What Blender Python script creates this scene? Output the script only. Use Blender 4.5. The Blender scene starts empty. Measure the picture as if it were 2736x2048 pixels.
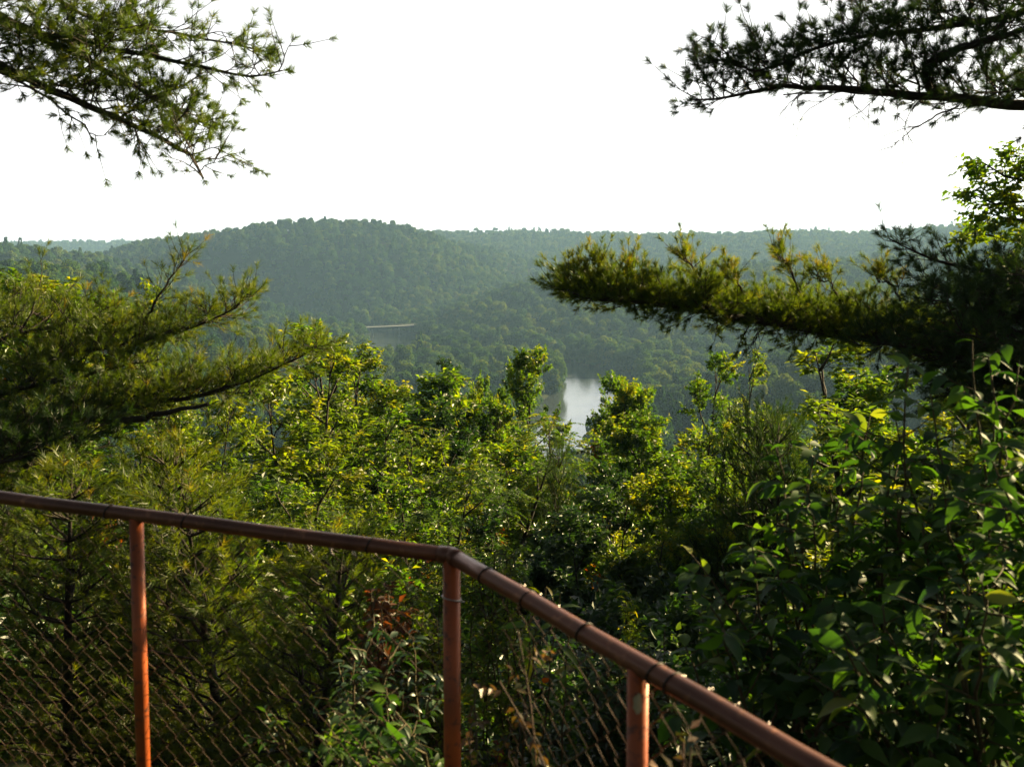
import bpy, math, random
import numpy as np
from mathutils import Vector, Matrix

# ------------------------------------------------------------------ camera, world, sun, exposure
S = bpy.context.scene
COL = S.collection
F = 931.0                       # focal length in pixels of a 1024 px wide frame
EYE = 1.9
PITCH = math.radians(4.0)
HZ = 250.0                      # pixel row of the horizon
CY = HZ + F * math.tan(PITCH)   # row of the optical axis
cam_d = bpy.data.cameras.new('camera'); cam = bpy.data.objects.new('camera', cam_d); COL.objects.link(cam)
cam.location = (0, 0, EYE); cam.rotation_euler = (math.radians(90) - PITCH, 0, 0)
cam_d.sensor_width = 36; cam_d.lens = 36 * F / 1024
cam_d.shift_y = (CY - 383) / 1024
cam_d.clip_start = 0.05; cam_d.clip_end = 30000
cam_d.dof.use_dof = True; cam_d.dof.focus_distance = 26; cam_d.dof.aperture_fstop = 5.0
S.camera = cam

SUN_EL, SUN_AZ = math.radians(21), math.radians(56)      # azimuth: to the right of the view direction (+Y)
world = bpy.data.worlds.new('World'); S.world = world; world.use_nodes = True
wn = world.node_tree; wn.nodes.clear()
w_out = wn.nodes.new('ShaderNodeOutputWorld'); w_bg = wn.nodes.new('ShaderNodeBackground')
sky = wn.nodes.new('ShaderNodeTexSky'); sky.sky_type = 'NISHITA'; sky.sun_disc = False
sky.sun_elevation = SUN_EL; sky.sun_rotation = SUN_AZ
sky.air_density = 1.0; sky.dust_density = 4.0; sky.ozone_density = 1.0; sky.altitude = 100
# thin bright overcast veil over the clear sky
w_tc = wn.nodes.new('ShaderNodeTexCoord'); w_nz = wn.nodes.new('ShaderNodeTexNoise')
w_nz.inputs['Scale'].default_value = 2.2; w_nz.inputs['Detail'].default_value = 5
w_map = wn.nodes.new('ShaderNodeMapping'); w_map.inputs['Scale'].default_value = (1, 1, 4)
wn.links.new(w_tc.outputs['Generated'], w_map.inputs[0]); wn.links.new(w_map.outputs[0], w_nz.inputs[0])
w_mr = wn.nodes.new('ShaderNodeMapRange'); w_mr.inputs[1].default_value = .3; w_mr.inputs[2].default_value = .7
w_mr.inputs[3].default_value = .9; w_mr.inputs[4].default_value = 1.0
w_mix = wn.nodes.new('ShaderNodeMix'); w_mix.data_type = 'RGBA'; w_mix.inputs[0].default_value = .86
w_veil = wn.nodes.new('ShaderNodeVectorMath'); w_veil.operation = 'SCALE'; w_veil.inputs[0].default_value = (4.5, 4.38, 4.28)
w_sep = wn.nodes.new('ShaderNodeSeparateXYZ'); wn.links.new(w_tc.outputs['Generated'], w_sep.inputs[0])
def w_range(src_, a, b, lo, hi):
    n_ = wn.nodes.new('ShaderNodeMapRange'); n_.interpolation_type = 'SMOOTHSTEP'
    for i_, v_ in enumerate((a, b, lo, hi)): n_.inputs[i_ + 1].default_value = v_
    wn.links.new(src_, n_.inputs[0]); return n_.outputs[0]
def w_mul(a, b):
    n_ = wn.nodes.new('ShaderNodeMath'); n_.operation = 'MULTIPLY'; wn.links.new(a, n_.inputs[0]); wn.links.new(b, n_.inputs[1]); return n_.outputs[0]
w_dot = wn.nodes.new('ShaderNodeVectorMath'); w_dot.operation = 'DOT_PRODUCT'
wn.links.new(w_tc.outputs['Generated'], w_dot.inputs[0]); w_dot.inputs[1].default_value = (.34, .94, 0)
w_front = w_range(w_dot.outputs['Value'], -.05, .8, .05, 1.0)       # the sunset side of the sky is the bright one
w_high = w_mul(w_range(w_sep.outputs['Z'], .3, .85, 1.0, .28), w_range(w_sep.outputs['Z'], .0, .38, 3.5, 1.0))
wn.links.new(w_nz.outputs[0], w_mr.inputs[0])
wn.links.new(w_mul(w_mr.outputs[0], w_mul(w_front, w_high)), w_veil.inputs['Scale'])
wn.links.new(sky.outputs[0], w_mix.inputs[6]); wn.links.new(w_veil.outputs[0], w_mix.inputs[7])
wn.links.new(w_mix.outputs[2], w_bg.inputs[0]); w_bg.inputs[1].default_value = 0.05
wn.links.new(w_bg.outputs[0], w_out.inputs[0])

sun_d = bpy.data.lights.new('sun', 'SUN'); sun = bpy.data.objects.new('sun', sun_d); COL.objects.link(sun)
sun_d.energy = 5.0; sun_d.angle = math.radians(0.53); sun_d.color = (1, .79, .41)
sdir = Vector((math.sin(SUN_AZ) * math.cos(SUN_EL), math.cos(SUN_AZ) * math.cos(SUN_EL), math.sin(SUN_EL)))
sun.rotation_euler = sdir.to_track_quat('Z', 'Y').to_euler()
SUNV = np.array(sdir)

S.view_settings.view_transform = 'Standard'; S.view_settings.look = 'None'
S.view_settings.exposure = 1.95; S.view_settings.gamma = 1.0
S.render.engine = 'CYCLES'
c = S.cycles
c.max_bounces = 6; c.diffuse_bounces = 3; c.glossy_bounces = 2; c.transmission_bounces = 4; c.volume_bounces = 0
c.transparent_max_bounces = 8; c.use_denoising = True
c.caustics_reflective = False; c.caustics_refractive = False; c.sample_clamp_indirect = 4
try: c.denoiser = 'OPENIMAGEDENOISE'; c.denoising_prefilter = 'ACCURATE'
except Exception: pass

# ------------------------------------------------------------------ helpers
_ca, _sa = math.cos(PITCH), math.sin(PITCH)
def P(px, py, y):
    """world point seen at pixel (px, py) of the 1024 px frame, at forward distance y"""
    xc = (px - 512) / F; yc = (CY - py) / F
    dy = _ca + yc * _sa; dz = -_sa + yc * _ca
    return np.array([xc / dy * y, y, EYE + dz / dy * y])

def q(px, py, y):               # the same, for coordinates read off the 2212 px view
    return P(px / 2.16, py / 2.16, y)

def tagit(o, label=None, cat=None, group=None, kind=None):
    if label: o['label'] = label
    if cat: o['category'] = cat
    if group: o['group'] = group
    if kind: o['kind'] = kind
    return o

def empty(name, loc, label, cat, group=None, rz=0.0, s=(1, 1, 1)):
    o = bpy.data.objects.new(name, None); COL.objects.link(o)
    o.location = tuple(float(v) for v in loc); o.rotation_euler = (0, 0, rz); o.scale = s
    o.empty_display_size = .2
    return tagit(o, label, cat, group)

class Acc:
    def __init__(s): s.v = []; s.t = []; s.a = []; s.n = 0; s.sm = []
    def add(s, v, t, a, smooth=False):
        v = np.asarray(v, float).reshape(-1, 3); t = np.asarray(t, int).reshape(-1, 3)
        s.v.append(v); s.t.append(t + s.n); s.n += len(v)
        s.a.append(np.broadcast_to(np.asarray(a, float), (len(v),)))
        s.sm.append(np.full(len(t), smooth))
    def mesh(s, name, mat):
        v = np.concatenate(s.v); t = np.concatenate(s.t); a = np.concatenate(s.a); sm = np.concatenate(s.sm)
        m = bpy.data.meshes.new(name)
        m.vertices.add(len(v)); m.vertices.foreach_set('co', v.ravel())
        m.loops.add(len(t) * 3); m.loops.foreach_set('vertex_index', t.ravel().astype(np.int32))
        m.polygons.add(len(t)); m.polygons.foreach_set('loop_start', np.arange(0, len(t) * 3, 3, dtype=np.int32))
        m.polygons.foreach_set('use_smooth', sm)
        m.update(calc_edges=True)
        at = m.attributes.new('tint', 'FLOAT', 'POINT'); at.data.foreach_set('value', a.astype(np.float32))
        m.materials.append(mat)
        return m
    def build(s, name, mat, parent=None, world=False):
        m = s.mesh(name, mat)
        o = bpy.data.objects.new(name, m); COL.objects.link(o)
        if parent is not None:
            o.parent = parent
            if world:
                o.matrix_parent_inverse = parent_matrix(parent).inverted()
        return o

def parent_matrix(o):
    m = Matrix.LocRotScale(o.location, o.rotation_euler, o.scale)
    if o.parent: m = parent_matrix(o.parent) @ o.matrix_parent_inverse @ m
    return m

def tube(acc, pts, rad, n=6, a=.5, cap=True):
    pts = np.asarray(pts, float); k = len(pts)
    rad = np.broadcast_to(np.asarray(rad, float), (k,))
    tg = np.gradient(pts, axis=0); tg /= np.linalg.norm(tg, axis=1)[:, None] + 1e-12
    ref = np.array([0, 0, 1.]) if abs(tg[0][2]) < .8 else np.array([1., 0, 0])
    u = np.cross(tg, ref); u /= np.linalg.norm(u, axis=1)[:, None] + 1e-12
    w = np.cross(tg, u)
    th = np.arange(n) * 2 * math.pi / n
    v = pts[:, None] + rad[:, None, None] * (np.cos(th)[None, :, None] * u[:, None] + np.sin(th)[None, :, None] * w[:, None])
    v = v.reshape(-1, 3)
    i = np.arange(k - 1)[:, None] * n; j = np.arange(n)[None]; jn = (j + 1) % n
    A = (i + j).ravel(); B = (i + jn).ravel(); Cc = (i + n + jn).ravel(); D = (i + n + j).ravel()
    t = np.concatenate([np.stack([A, B, Cc], 1), np.stack([A, Cc, D], 1)])
    if cap:
        v = np.concatenate([v, pts[:1], pts[-1:]]); b = k * n
        j = np.arange(n); jn = (j + 1) % n
        t = np.concatenate([t, np.stack([jn, j, np.full(n, b)], 1), np.stack([(k - 1) * n + j, (k - 1) * n + jn, np.full(n, b + 1)], 1)])
    acc.add(v, t, a, True)

def nrm(v): return v / (np.linalg.norm(v, axis=-1, keepdims=True) + 1e-12)

def leaves(acc, pos, ax, nor, L, W, tint, kind='simple'):
    N = len(pos)
    if N == 0: return
    L = np.broadcast_to(L, (N,))[:, None]; W = np.broadcast_to(W, (N,))[:, None]
    ax = nrm(ax); side = nrm(np.cross(ax, nor)); nor = np.cross(side, ax)
    if kind == 'simple':
        v = np.stack([pos, pos + ax * L * .42 + side * W * .5 + nor * W * .16, pos + ax * L - nor * L * .12, pos + ax * L * .42 - side * W * .5 + nor * W * .16], 1)
        t0 = np.array([[0, 2, 1], [0, 3, 2]]); nv = 4
    elif kind == 'needle':
        v = np.stack([pos - side * W * .5, pos + side * W * .5, pos + ax * L], 1); t0 = np.array([[0, 1, 2]]); nv = 3
    else:                                                   # large ovate leaf with a midrib and a drooping tip
        rows = [(.0, .10, 0), (.18, .72, .02), (.40, 1.0, .03), (.62, .82, .0), (.82, .42, -.07)]
        vs = []
        for s_, w_, h_ in rows:
            cc = pos + ax * L * s_ + nor * L * h_
            vs += [cc + side * W * .5 * w_ + nor * W * .14 * w_, cc, cc - side * W * .5 * w_ + nor * W * .14 * w_]
        vs.append(pos + ax * L - nor * L * .17)
        v = np.stack(vs, 1); nv = 16; t0 = []
        for r in range(4):
            b = r * 3
            t0 += [[b, b + 1, b + 4], [b, b + 4, b + 3], [b + 1, b + 2, b + 5], [b + 1, b + 5, b + 4]]
        t0 += [[12, 13, 15], [13, 14, 15]]; t0 = np.array(t0)
    t = (t0[None] + (np.arange(N) * nv)[:, None, None]).reshape(-1, 3)
    acc.add(v.reshape(-1, 3), t, np.repeat(np.broadcast_to(tint, (N,)), nv), kind == 'big')

def randv(rng, n):
    v = rng.normal(size=(n, 3)); return nrm(v)

# ------------------------------------------------------------------ materials
def mat_base(name):
    m = bpy.data.materials.new(name); m.use_nodes = True; m.node_tree.nodes.clear()
    o = m.node_tree.nodes.new('ShaderNodeOutputMaterial'); return m, m.node_tree, o

def ramp(nt, stops, fac):
    r = nt.nodes.new('ShaderNodeValToRGB'); e = r.color_ramp.elements
    e[0].position = stops[0][0]; e[0].color = (*stops[0][1], 1); e[1].position = stops[-1][0]; e[1].color = (*stops[-1][1], 1)
    for p, col in stops[1:-1]:
        x = e.new(p); x.color = (*col, 1)
    nt.links.new(fac, r.inputs[0]); return r

def leaf_mat(name, stops, trans=.5, tscale=(1.5, 1.35, .5), gloss=.06, rough=.45, big=0.0, objrand=0.0):
    m, nt, o = mat_base(name); N, Lk = nt.nodes, nt.links
    at = N.new('ShaderNodeAttribute'); at.attribute_name = 'tint'
    fac = at.outputs['Fac']
    def math2(op, x, y):
        n_ = N.new('ShaderNodeMath'); n_.operation = op
        for i_, v_ in enumerate((x, y)):
            if isinstance(v_, (int, float)): n_.inputs[i_].default_value = v_
            else: Lk.new(v_, n_.inputs[i_])
        return n_.outputs[0]
    raw = fac
    if objrand:
        oi = N.new('ShaderNodeObjectInfo'); mr = N.new('ShaderNodeMapRange'); mr.inputs[3].default_value = -objrand; mr.inputs[4].default_value = objrand
        Lk.new(oi.outputs['Random'], mr.inputs[0]); fac = math2('ADD', fac, mr.outputs[0])
    if big:
        g = N.new('ShaderNodeNewGeometry'); nz = N.new('ShaderNodeTexNoise'); nz.inputs['Scale'].default_value = big
        nz.inputs['Detail'].default_value = 2; Lk.new(g.outputs['Position'], nz.inputs[0])
        mr2 = N.new('ShaderNodeMapRange'); mr2.inputs[1].default_value = .3; mr2.inputs[2].default_value = .7; mr2.inputs[3].default_value = -.2; mr2.inputs[4].default_value = .2
        Lk.new(nz.outputs[0], mr2.inputs[0]); fac = math2('ADD', fac, mr2.outputs[0])
    if big or objrand:
        # only leaves that are rusty themselves (raw tint above 0.93) reach the rusty end of the ramp
        fac = math2('MAXIMUM', math2('MINIMUM', fac, .9), math2('MULTIPLY', raw, math2('GREATER_THAN', raw, .93)))
    r = ramp(nt, stops, fac)
    d = N.new('ShaderNodeBsdfDiffuse'); Lk.new(r.outputs[0], d.inputs[0])
    tm = N.new('ShaderNodeVectorMath'); tm.operation = 'MULTIPLY'; tm.inputs[1].default_value = tscale; Lk.new(r.outputs[0], tm.inputs[0])
    t = N.new('ShaderNodeBsdfTranslucent'); Lk.new(tm.outputs[0], t.inputs[0])
    mx = N.new('ShaderNodeMixShader'); mx.inputs[0].default_value = trans; Lk.new(d.outputs[0], mx.inputs[1]); Lk.new(t.outputs[0], mx.inputs[2])
    out = mx.outputs[0]
    if gloss:
        gl = N.new('ShaderNodeBsdfGlossy'); gl.inputs['Roughness'].default_value = rough; gl.inputs[0].default_value = (1, 1, 1, 1)
        m2 = N.new('ShaderNodeMixShader'); m2.inputs[0].default_value = gloss; Lk.new(out, m2.inputs[1]); Lk.new(gl.outputs[0], m2.inputs[2]); out = m2.outputs[0]
    Lk.new(out, o.inputs[0]); return m

def bark_mat(name, c0, c1, scale=14, rough=.9):
    m, nt, o = mat_base(name); N, Lk = nt.nodes, nt.links
    g = N.new('ShaderNodeTexCoord'); mp = N.new('ShaderNodeMapping'); mp.inputs['Scale'].default_value = (1, 1, .3)
    nz = N.new('ShaderNodeTexNoise'); nz.inputs['Scale'].default_value = scale; nz.inputs['Detail'].default_value = 6
    Lk.new(g.outputs['Object'], mp.inputs[0]); Lk.new(mp.outputs[0], nz.inputs[0])
    r = ramp(nt, [(.3, c0), (.7, c1)], nz.outputs[0])
    b = N.new('ShaderNodeBsdfPrincipled'); b.inputs['Roughness'].default_value = rough; Lk.new(r.outputs[0], b.inputs[0])
    bp = N.new('ShaderNodeBump'); bp.inputs['Strength'].default_value = .6; bp.inputs['Distance'].default_value = .02
    Lk.new(nz.outputs[0], bp.inputs['Height']); Lk.new(bp.outputs[0], b.inputs['Normal'])
    Lk.new(b.outputs[0], o.inputs[0]); return m

def paint_mat(name, base, worn, rough, metallic=0.0, scale=40, thr=(.55, .7), bump=.15):
    m, nt, o = mat_base(name); N, Lk = nt.nodes, nt.links
    g = N.new('ShaderNodeTexCoord')
    nz = N.new('ShaderNodeTexNoise'); nz.inputs['Scale'].default_value = scale; nz.inputs['Detail'].default_value = 8; nz.inputs['Roughness'].default_value = .65
    Lk.new(g.outputs['Object'], nz.inputs[0])
    r = ramp(nt, [(0, base), (thr[0], base), (thr[1], worn), (1, worn)], nz.outputs[0])
    nz2 = N.new('ShaderNodeTexNoise'); nz2.inputs['Scale'].default_value = 6; nz2.inputs['Detail'].default_value = 4; Lk.new(g.outputs['Object'], nz2.inputs[0])
    r2 = ramp(nt, [(.35, (.72, .72, .72)), (.65, (1.2, 1.15, 1.1))], nz2.outputs[0])
    mu = N.new('ShaderNodeMix'); mu.data_type = 'RGBA'; mu.blend_type = 'MULTIPLY'; mu.inputs[0].default_value = 1
    Lk.new(r.outputs[0], mu.inputs[6]); Lk.new(r2.outputs[0], mu.inputs[7])
    b = N.new('ShaderNodeBsdfPrincipled'); b.inputs['Metallic'].default_value = metallic
    Lk.new(mu.outputs[2], b.inputs[0])
    mr = N.new('ShaderNodeMapRange'); mr.inputs[3].default_value = rough - .08; mr.inputs[4].default_value = rough + .2; Lk.new(nz.outputs[0], mr.inputs[0]); Lk.new(mr.outputs[0], b.inputs['Roughness'])
    bp = N.new('ShaderNodeBump'); bp.inputs['Strength'].default_value = bump; bp.inputs['Distance'].default_value = .002
    Lk.new(nz.outputs[0], bp.inputs['Height']); Lk.new(bp.outputs[0], b.inputs['Normal'])
    Lk.new(b.outputs[0], o.inputs[0]); return m

M = {}
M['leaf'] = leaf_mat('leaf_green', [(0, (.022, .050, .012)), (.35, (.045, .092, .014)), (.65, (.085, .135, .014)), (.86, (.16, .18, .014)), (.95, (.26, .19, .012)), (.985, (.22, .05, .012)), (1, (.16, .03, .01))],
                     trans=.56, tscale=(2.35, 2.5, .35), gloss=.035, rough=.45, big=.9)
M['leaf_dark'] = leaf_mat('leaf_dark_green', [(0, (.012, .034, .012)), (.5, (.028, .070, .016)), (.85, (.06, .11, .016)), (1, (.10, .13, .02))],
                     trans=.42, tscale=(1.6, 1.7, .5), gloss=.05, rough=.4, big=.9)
M['leaf_yellow'] = leaf_mat('leaf_yellow_green', [(0, (.045, .085, .012)), (.4, (.09, .135, .012)), (.75, (.16, .19, .012)), (1, (.27, .22, .01))],
                     trans=.6, tscale=(2.0, 2.1, .35), gloss=.035, rough=.45, big=.9)
M['leaf_big'] = leaf_mat('large_leaf', [(0, (.018, .052, .018)), (.5, (.046, .102, .017)), (.85, (.10, .165, .018)), (1, (.17, .18, .03))],
                     trans=.45, tscale=(1.8, 2.0, .4), gloss=.025, rough=.5)
M['leaf_red'] = leaf_mat('leaf_rusty', [(0, (.07, .035, .012)), (.5, (.16, .05, .015)), (1, (.20, .12, .02))], trans=.5, tscale=(1.5, 1.2, .6), gloss=.03)
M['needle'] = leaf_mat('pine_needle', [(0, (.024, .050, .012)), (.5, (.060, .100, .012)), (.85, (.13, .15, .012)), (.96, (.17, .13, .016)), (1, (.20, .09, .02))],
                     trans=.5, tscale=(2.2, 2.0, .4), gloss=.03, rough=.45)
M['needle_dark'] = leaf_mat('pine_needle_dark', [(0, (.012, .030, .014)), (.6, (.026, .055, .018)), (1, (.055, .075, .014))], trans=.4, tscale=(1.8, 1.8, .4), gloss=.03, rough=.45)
M['bark'] = bark_mat('bark', (.018, .013, .010), (.055, .042, .032))
M['bark_pine'] = bark_mat('pine_bark', (.014, .010, .008), (.045, .032, .024))
M['twig'] = bark_mat('dry_twig', (.05, .032, .022), (.11, .07, .05))
M['rail'] = paint_mat('brown_painted_pipe', (.17, .070, .045), (.30, .13, .07), .33, .55, 30, (.57, .66))
M['post'] = paint_mat('rust_red_painted_pipe', (.40, .085, .018), (.17, .05, .022), .38, .1, 32, (.54, .62))
M['wire'] = paint_mat('galvanised_rusting_wire', (.050, .024, .014), (.11, .07, .05), .55, .3, 60, (.55, .72))
M['zinc'] = paint_mat('bare_zinc', (.50, .46, .44), (.35, .28, .24), .35, .7, 60)
M['band'] = paint_mat('dark_tie_wire', (.02, .016, .015), (.06, .035, .02), .5, .4, 60)
M['stem'] = bark_mat('green_brown_stem', (.05, .035, .015), (.09, .07, .025), 20)

# ------------------------------------------------------------------ terrain
RIVER_Z = -83.0
def smoothstep(a, b, x):
    t = np.clip((x - a) / (b - a), 0, 1); return t * t * (3 - 2 * t)

def vnoise(x, y, seed=0):
    xi = np.floor(x).astype(np.int64); yi = np.floor(y).astype(np.int64); fx = x - xi; fy = y - yi
    fx = fx * fx * (3 - 2 * fx); fy = fy * fy * (3 - 2 * fy)
    def h(a, b):
        n = (a * 374761393 + b * 668265263 + seed * 974634777) & 0xffffffff
        n = ((n ^ (n >> 13)) * 1274126177) & 0xffffffff
        return ((n ^ (n >> 16)) & 0xffff) / 65535.0
    return (h(xi, yi) * (1 - fx) + h(xi + 1, yi) * fx) * (1 - fy) + (h(xi, yi + 1) * (1 - fx) + h(xi + 1, yi + 1) * fx) * fy
def fbm(x, y, seed=0, o=4):
    s = 0; a = .5
    for i in range(o): s = s + a * (vnoise(x * 2 ** i, y * 2 ** i, seed + i) - .5); a *= .5
    return s

def nearest(x, y, pts):
    """distance to a polyline in plan and the interpolated third coordinate there"""
    best = np.full(x.shape, 1e9); z = np.zeros(x.shape)
    for a, b in zip(pts[:-1], pts[1:]):
        dx, dy = b[0] - a[0], b[1] - a[1]; L2 = dx * dx + dy * dy
        t = np.clip(((x - a[0]) * dx + (y - a[1]) * dy) / L2, 0, 1)
        d = np.hypot(x - a[0] - t * dx, y - a[1] - t * dy)
        m = d < best; best = np.where(m, d, best); z = np.where(m, a[2] + t * (b[2] - a[2]), z)
    return best, z

TREE_H = 13.0
def crest(lst):    # (px2212, py2212, distance)
    o = []
    for a, b, d in lst:
        p = q(a, b, d); o.append((p[0], p[1], p[2] - TREE_H))
    return o
RIDGES = [   # crest line, side slope, rounding
    (crest([(-700, 530, 3600), (-100, 524, 3400), (290, 522, 3300), (700, 524, 3300)]), .12, 150),                                     # far left ridge
    (crest([(120, 580, 1500), (300, 518, 1500), (420, 503, 1480), (540, 487, 1450), (620, 475, 1420), (700, 471, 1400), (790, 475, 1400), (860, 486, 1450), (960, 520, 1500)]), .44, 110),
    (crest([(860, 505, 2200), (1000, 496, 2100), (1150, 496, 2050), (1300, 501, 2000), (1450, 506, 1950), (1540, 502, 1900), (1650, 497, 1850), (1750, 498, 1800), (1880, 499, 1750), (2050, 489, 1650), (2140, 482, 1600), (2500, 470, 1500), (3200, 470, 1300)]), .22, 200),
    (crest([(-900, 500, 700), (-400, 505, 800), (75, 524, 1000), (200, 545, 1020), (330, 573, 1030), (440, 602, 1030), (560, 636, 1020), (700, 660, 1000), (760, 684, 985)]), .40, 50),
    (crest([(-900, 520, 350), (-200, 540, 450), (75, 556, 560), (170, 562, 570), (280, 590, 580), (400, 640, 590), (500, 690, 600), (640, 740, 610)]), .38, 40),
    (crest([(900, 712, 1150), (1050, 640, 1120), (1200, 592, 1080), (1400, 575, 1050), (1700, 560, 1000), (2100, 540, 900), (2700, 520, 800)]), .24, 120),
    (crest([(1640, 880, 330), (1760, 792, 360), (1900, 740, 380), (2200, 640, 400), (2800, 560, 420)]), .36, 30),
]
RIVER = [(-1100, 1290, 0), (-650, 1240, 0), (-340, 1165, 0), (-215, 1050, 0), (-125, 925, 0), (-100, 840, 0), (-50, 760, 0), (20, 690, 0), (58, 622, 0), (52, 545, 0), (36, 480, 0), (20, 415, 0), (-6, 360, 0), (-60, 300, 0), (-160, 245, 0), (-330, 190, 0), (-700, 150, 0)]
RIVER_S = RIVER
def river_half(y): return np.where(y > 700, 26.0, 27.0)

def terrain(x, y):
    x = np.asarray(x, float); y = np.asarray(y, float)
    h = np.full(x.shape, RIVER_Z + 4.0)
    K = 9.0
    acc = np.exp(np.zeros(x.shape)); hs = [h]
    for pts, sl, rd in RIDGES:
        d, z = nearest(x, y, pts)
        hs.append(z - sl * (np.sqrt(d * d + rd * rd) - rd) * (1 + .25 * fbm(x / 180., y / 180., 11)))
    mx = np.max(hs, axis=0)
    h = mx + K * np.log(sum(np.exp((a - mx) / K) for a in hs)) - K * .3
    h = h + 14 * fbm(x / 110., y / 110., 3) * smoothstep(RIVER_Z + 5, RIVER_Z + 40, h) * np.clip(np.hypot(x, y) / 1400, .25, 1)
    dr, _ = nearest(x, y, RIVER_S)
    w = river_half(y)
    h = np.where(dr < w + 60, h + (np.minimum(h, RIVER_Z + 2) - h) * (1 - smoothstep(0, 60, dr - w)), h)
    h = np.where(dr < w + 6, RIVER_Z - 3 + smoothstep(w - 6, w + 6, dr) * (4.5), h)
    # the overlook's own slope
    yy = y - .25 * np.abs(x)
    prof = np.interp(yy, [-3000, -400, -60, 2.9, 3.6, 8, 14, 25, 60, 130, 230, 300], [30, 12, 1.0, 0, -.9, -5, -7.6, -11.5, -27, -58, -80, -83])
    prof = prof + fbm(x / 6., y / 6., 21) * smoothstep(3, 12, yy) * 1.6
    near = 1 - smoothstep(190, 300, yy)
    return np.where(near > 0, np.maximum(prof, h) * near + h * (1 - near), h) if True else h

def ground_z(x, y): return float(terrain(np.array([x]), np.array([y]))[0])

def make_terrain():
    nr, na = 300, 540
    r = np.concatenate([[0.3], np.geomspace(.8, 9000, nr - 1)])
    # denser bearings in front of the overlook
    u = np.linspace(-1, 1, na, endpoint=False); ang = math.pi * (0.35 * u + 0.65 * u ** 3)
    R, A = np.meshgrid(r, ang, indexing='ij'); X = R * np.sin(A); Y = R * np.cos(A)
    Z = terrain(X, Y)
    v = np.stack([X, Y, Z], -1).reshape(-1, 3)
    i = np.arange(nr - 1)[:, None] * na; j = np.arange(na)[None]; jn = (j + 1) % na
    a_, b_, c_, d_ = (i + j).ravel(), (i + jn).ravel(), (i + na + jn).ravel(), (i + na + j).ravel()
    t = np.concatenate([np.stack([a_, c_, b_], 1), np.stack([a_, d_, c_], 1)])
    t = np.concatenate([t, np.stack([np.arange(na), (np.arange(na) + 1) % na, np.full(na, len(v))], 1)])
    v = np.concatenate([v, [[0, 0, 0]]])
    acc = Acc(); acc.add(v, t, .5, True)
    m, nt, o = mat_base('forest_floor'); N, Lk = nt.nodes, nt.links
    g = N.new('ShaderNodeNewGeometry'); n1 = N.new('ShaderNodeTexNoise'); n1.inputs['Scale'].default_value = 3; n1.inputs['Detail'].default_value = 8
    n2 = N.new('ShaderNodeTexNoise'); n2.inputs['Scale'].default_value = .15; n2.inputs['Detail'].default_value = 4
    Lk.new(g.outputs['Position'], n1.inputs[0]); Lk.new(g.outputs['Position'], n2.inputs[0])
    r1 = ramp(nt, [(.3, (.018, .016, .009)), (.55, (.035, .032, .015)), (.75, (.022, .036, .012))], n1.outputs[0])
    r2 = ramp(nt, [(.35, (.012, .026, .010)), (.65, (.030, .045, .014))], n2.outputs[0])
    mx = N.new('ShaderNodeMix'); mx.data_type = 'RGBA'; mx.inputs[0].default_value = .5; Lk.new(r1.outputs[0], mx.inputs[6]); Lk.new(r2.outputs[0], mx.inputs[7])
    b = N.new('ShaderNodeBsdfPrincipled'); b.inputs['Roughness'].default_value = .95; b.inputs['Specular IOR Level'].default_value = .05; Lk.new(mx.outputs[2], b.inputs[0])
    bp = N.new('ShaderNodeBump'); bp.inputs['Distance'].default_value = .1; Lk.new(n1.outputs[0], bp.inputs['Height']); Lk.new(bp.outputs[0], b.inputs['Normal'])
    Lk.new(b.outputs[0], o.inputs[0])
    tagit(acc.build('terrain', m), 'wooded hills and valley ground running down to the river', None, None, 'structure')
make_terrain()

def make_river():
    acc = Acc()
    pts = np.array([(p[0], p[1]) for p in RIVER_S], float)
    ts = np.linspace(0, len(pts) - 1, 160); X = np.interp(ts, range(len(pts)), pts[:, 0]); Y = np.interp(ts, range(len(pts)), pts[:, 1])
    cc = np.stack([X, Y], 1); tg = np.gradient(cc, axis=0); tg = nrm(tg); sd = np.stack([tg[:, 1], -tg[:, 0]], 1)
    w = 36
    v = np.concatenate([np.c_[cc + sd * w, np.full(160, RIVER_Z)], np.c_[cc - sd * w, np.full(160, RIVER_Z)]])
    i = np.arange(159); t = np.concatenate([np.stack([i, i + 1, i + 161], 1), np.stack([i, i + 161, i + 160], 1)])
    acc.add(v, t, .5, False)
    m, nt, o = mat_base('river_water'); N, Lk = nt.nodes, nt.links
    g = N.new('ShaderNodeNewGeometry')
    n1 = N.new('ShaderNodeTexNoise'); n1.inputs['Scale'].default_value = .35; n1.inputs['Detail'].default_value = 5
    mp = N.new('ShaderNodeMapping'); mp.inputs['Scale'].default_value = (.6, 1.6, 1); Lk.new(g.outputs['Position'], mp.inputs[0]); Lk.new(mp.outputs[0], n1.inputs[0])
    b = N.new('ShaderNodeBsdfPrincipled'); b.inputs[0].default_value = (.05, .06, .06, 1); b.inputs['Roughness'].default_value = .12; b.inputs['IOR'].default_value = 2.2
    b.inputs['Specular IOR Level'].default_value = 1.0
    bp = N.new('ShaderNodeBump'); bp.inputs['Strength'].default_value = .25; bp.inputs['Distance'].default_value = .3; Lk.new(n1.outputs[0], bp.inputs['Height']); Lk.new(bp.outputs[0], b.inputs['Normal'])
    Lk.new(b.outputs[0], o.inputs[0])
    tagit(acc.build('river', m), 'pale shining river winding through the wooded valley', None, None, 'structure')
make_river()

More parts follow.
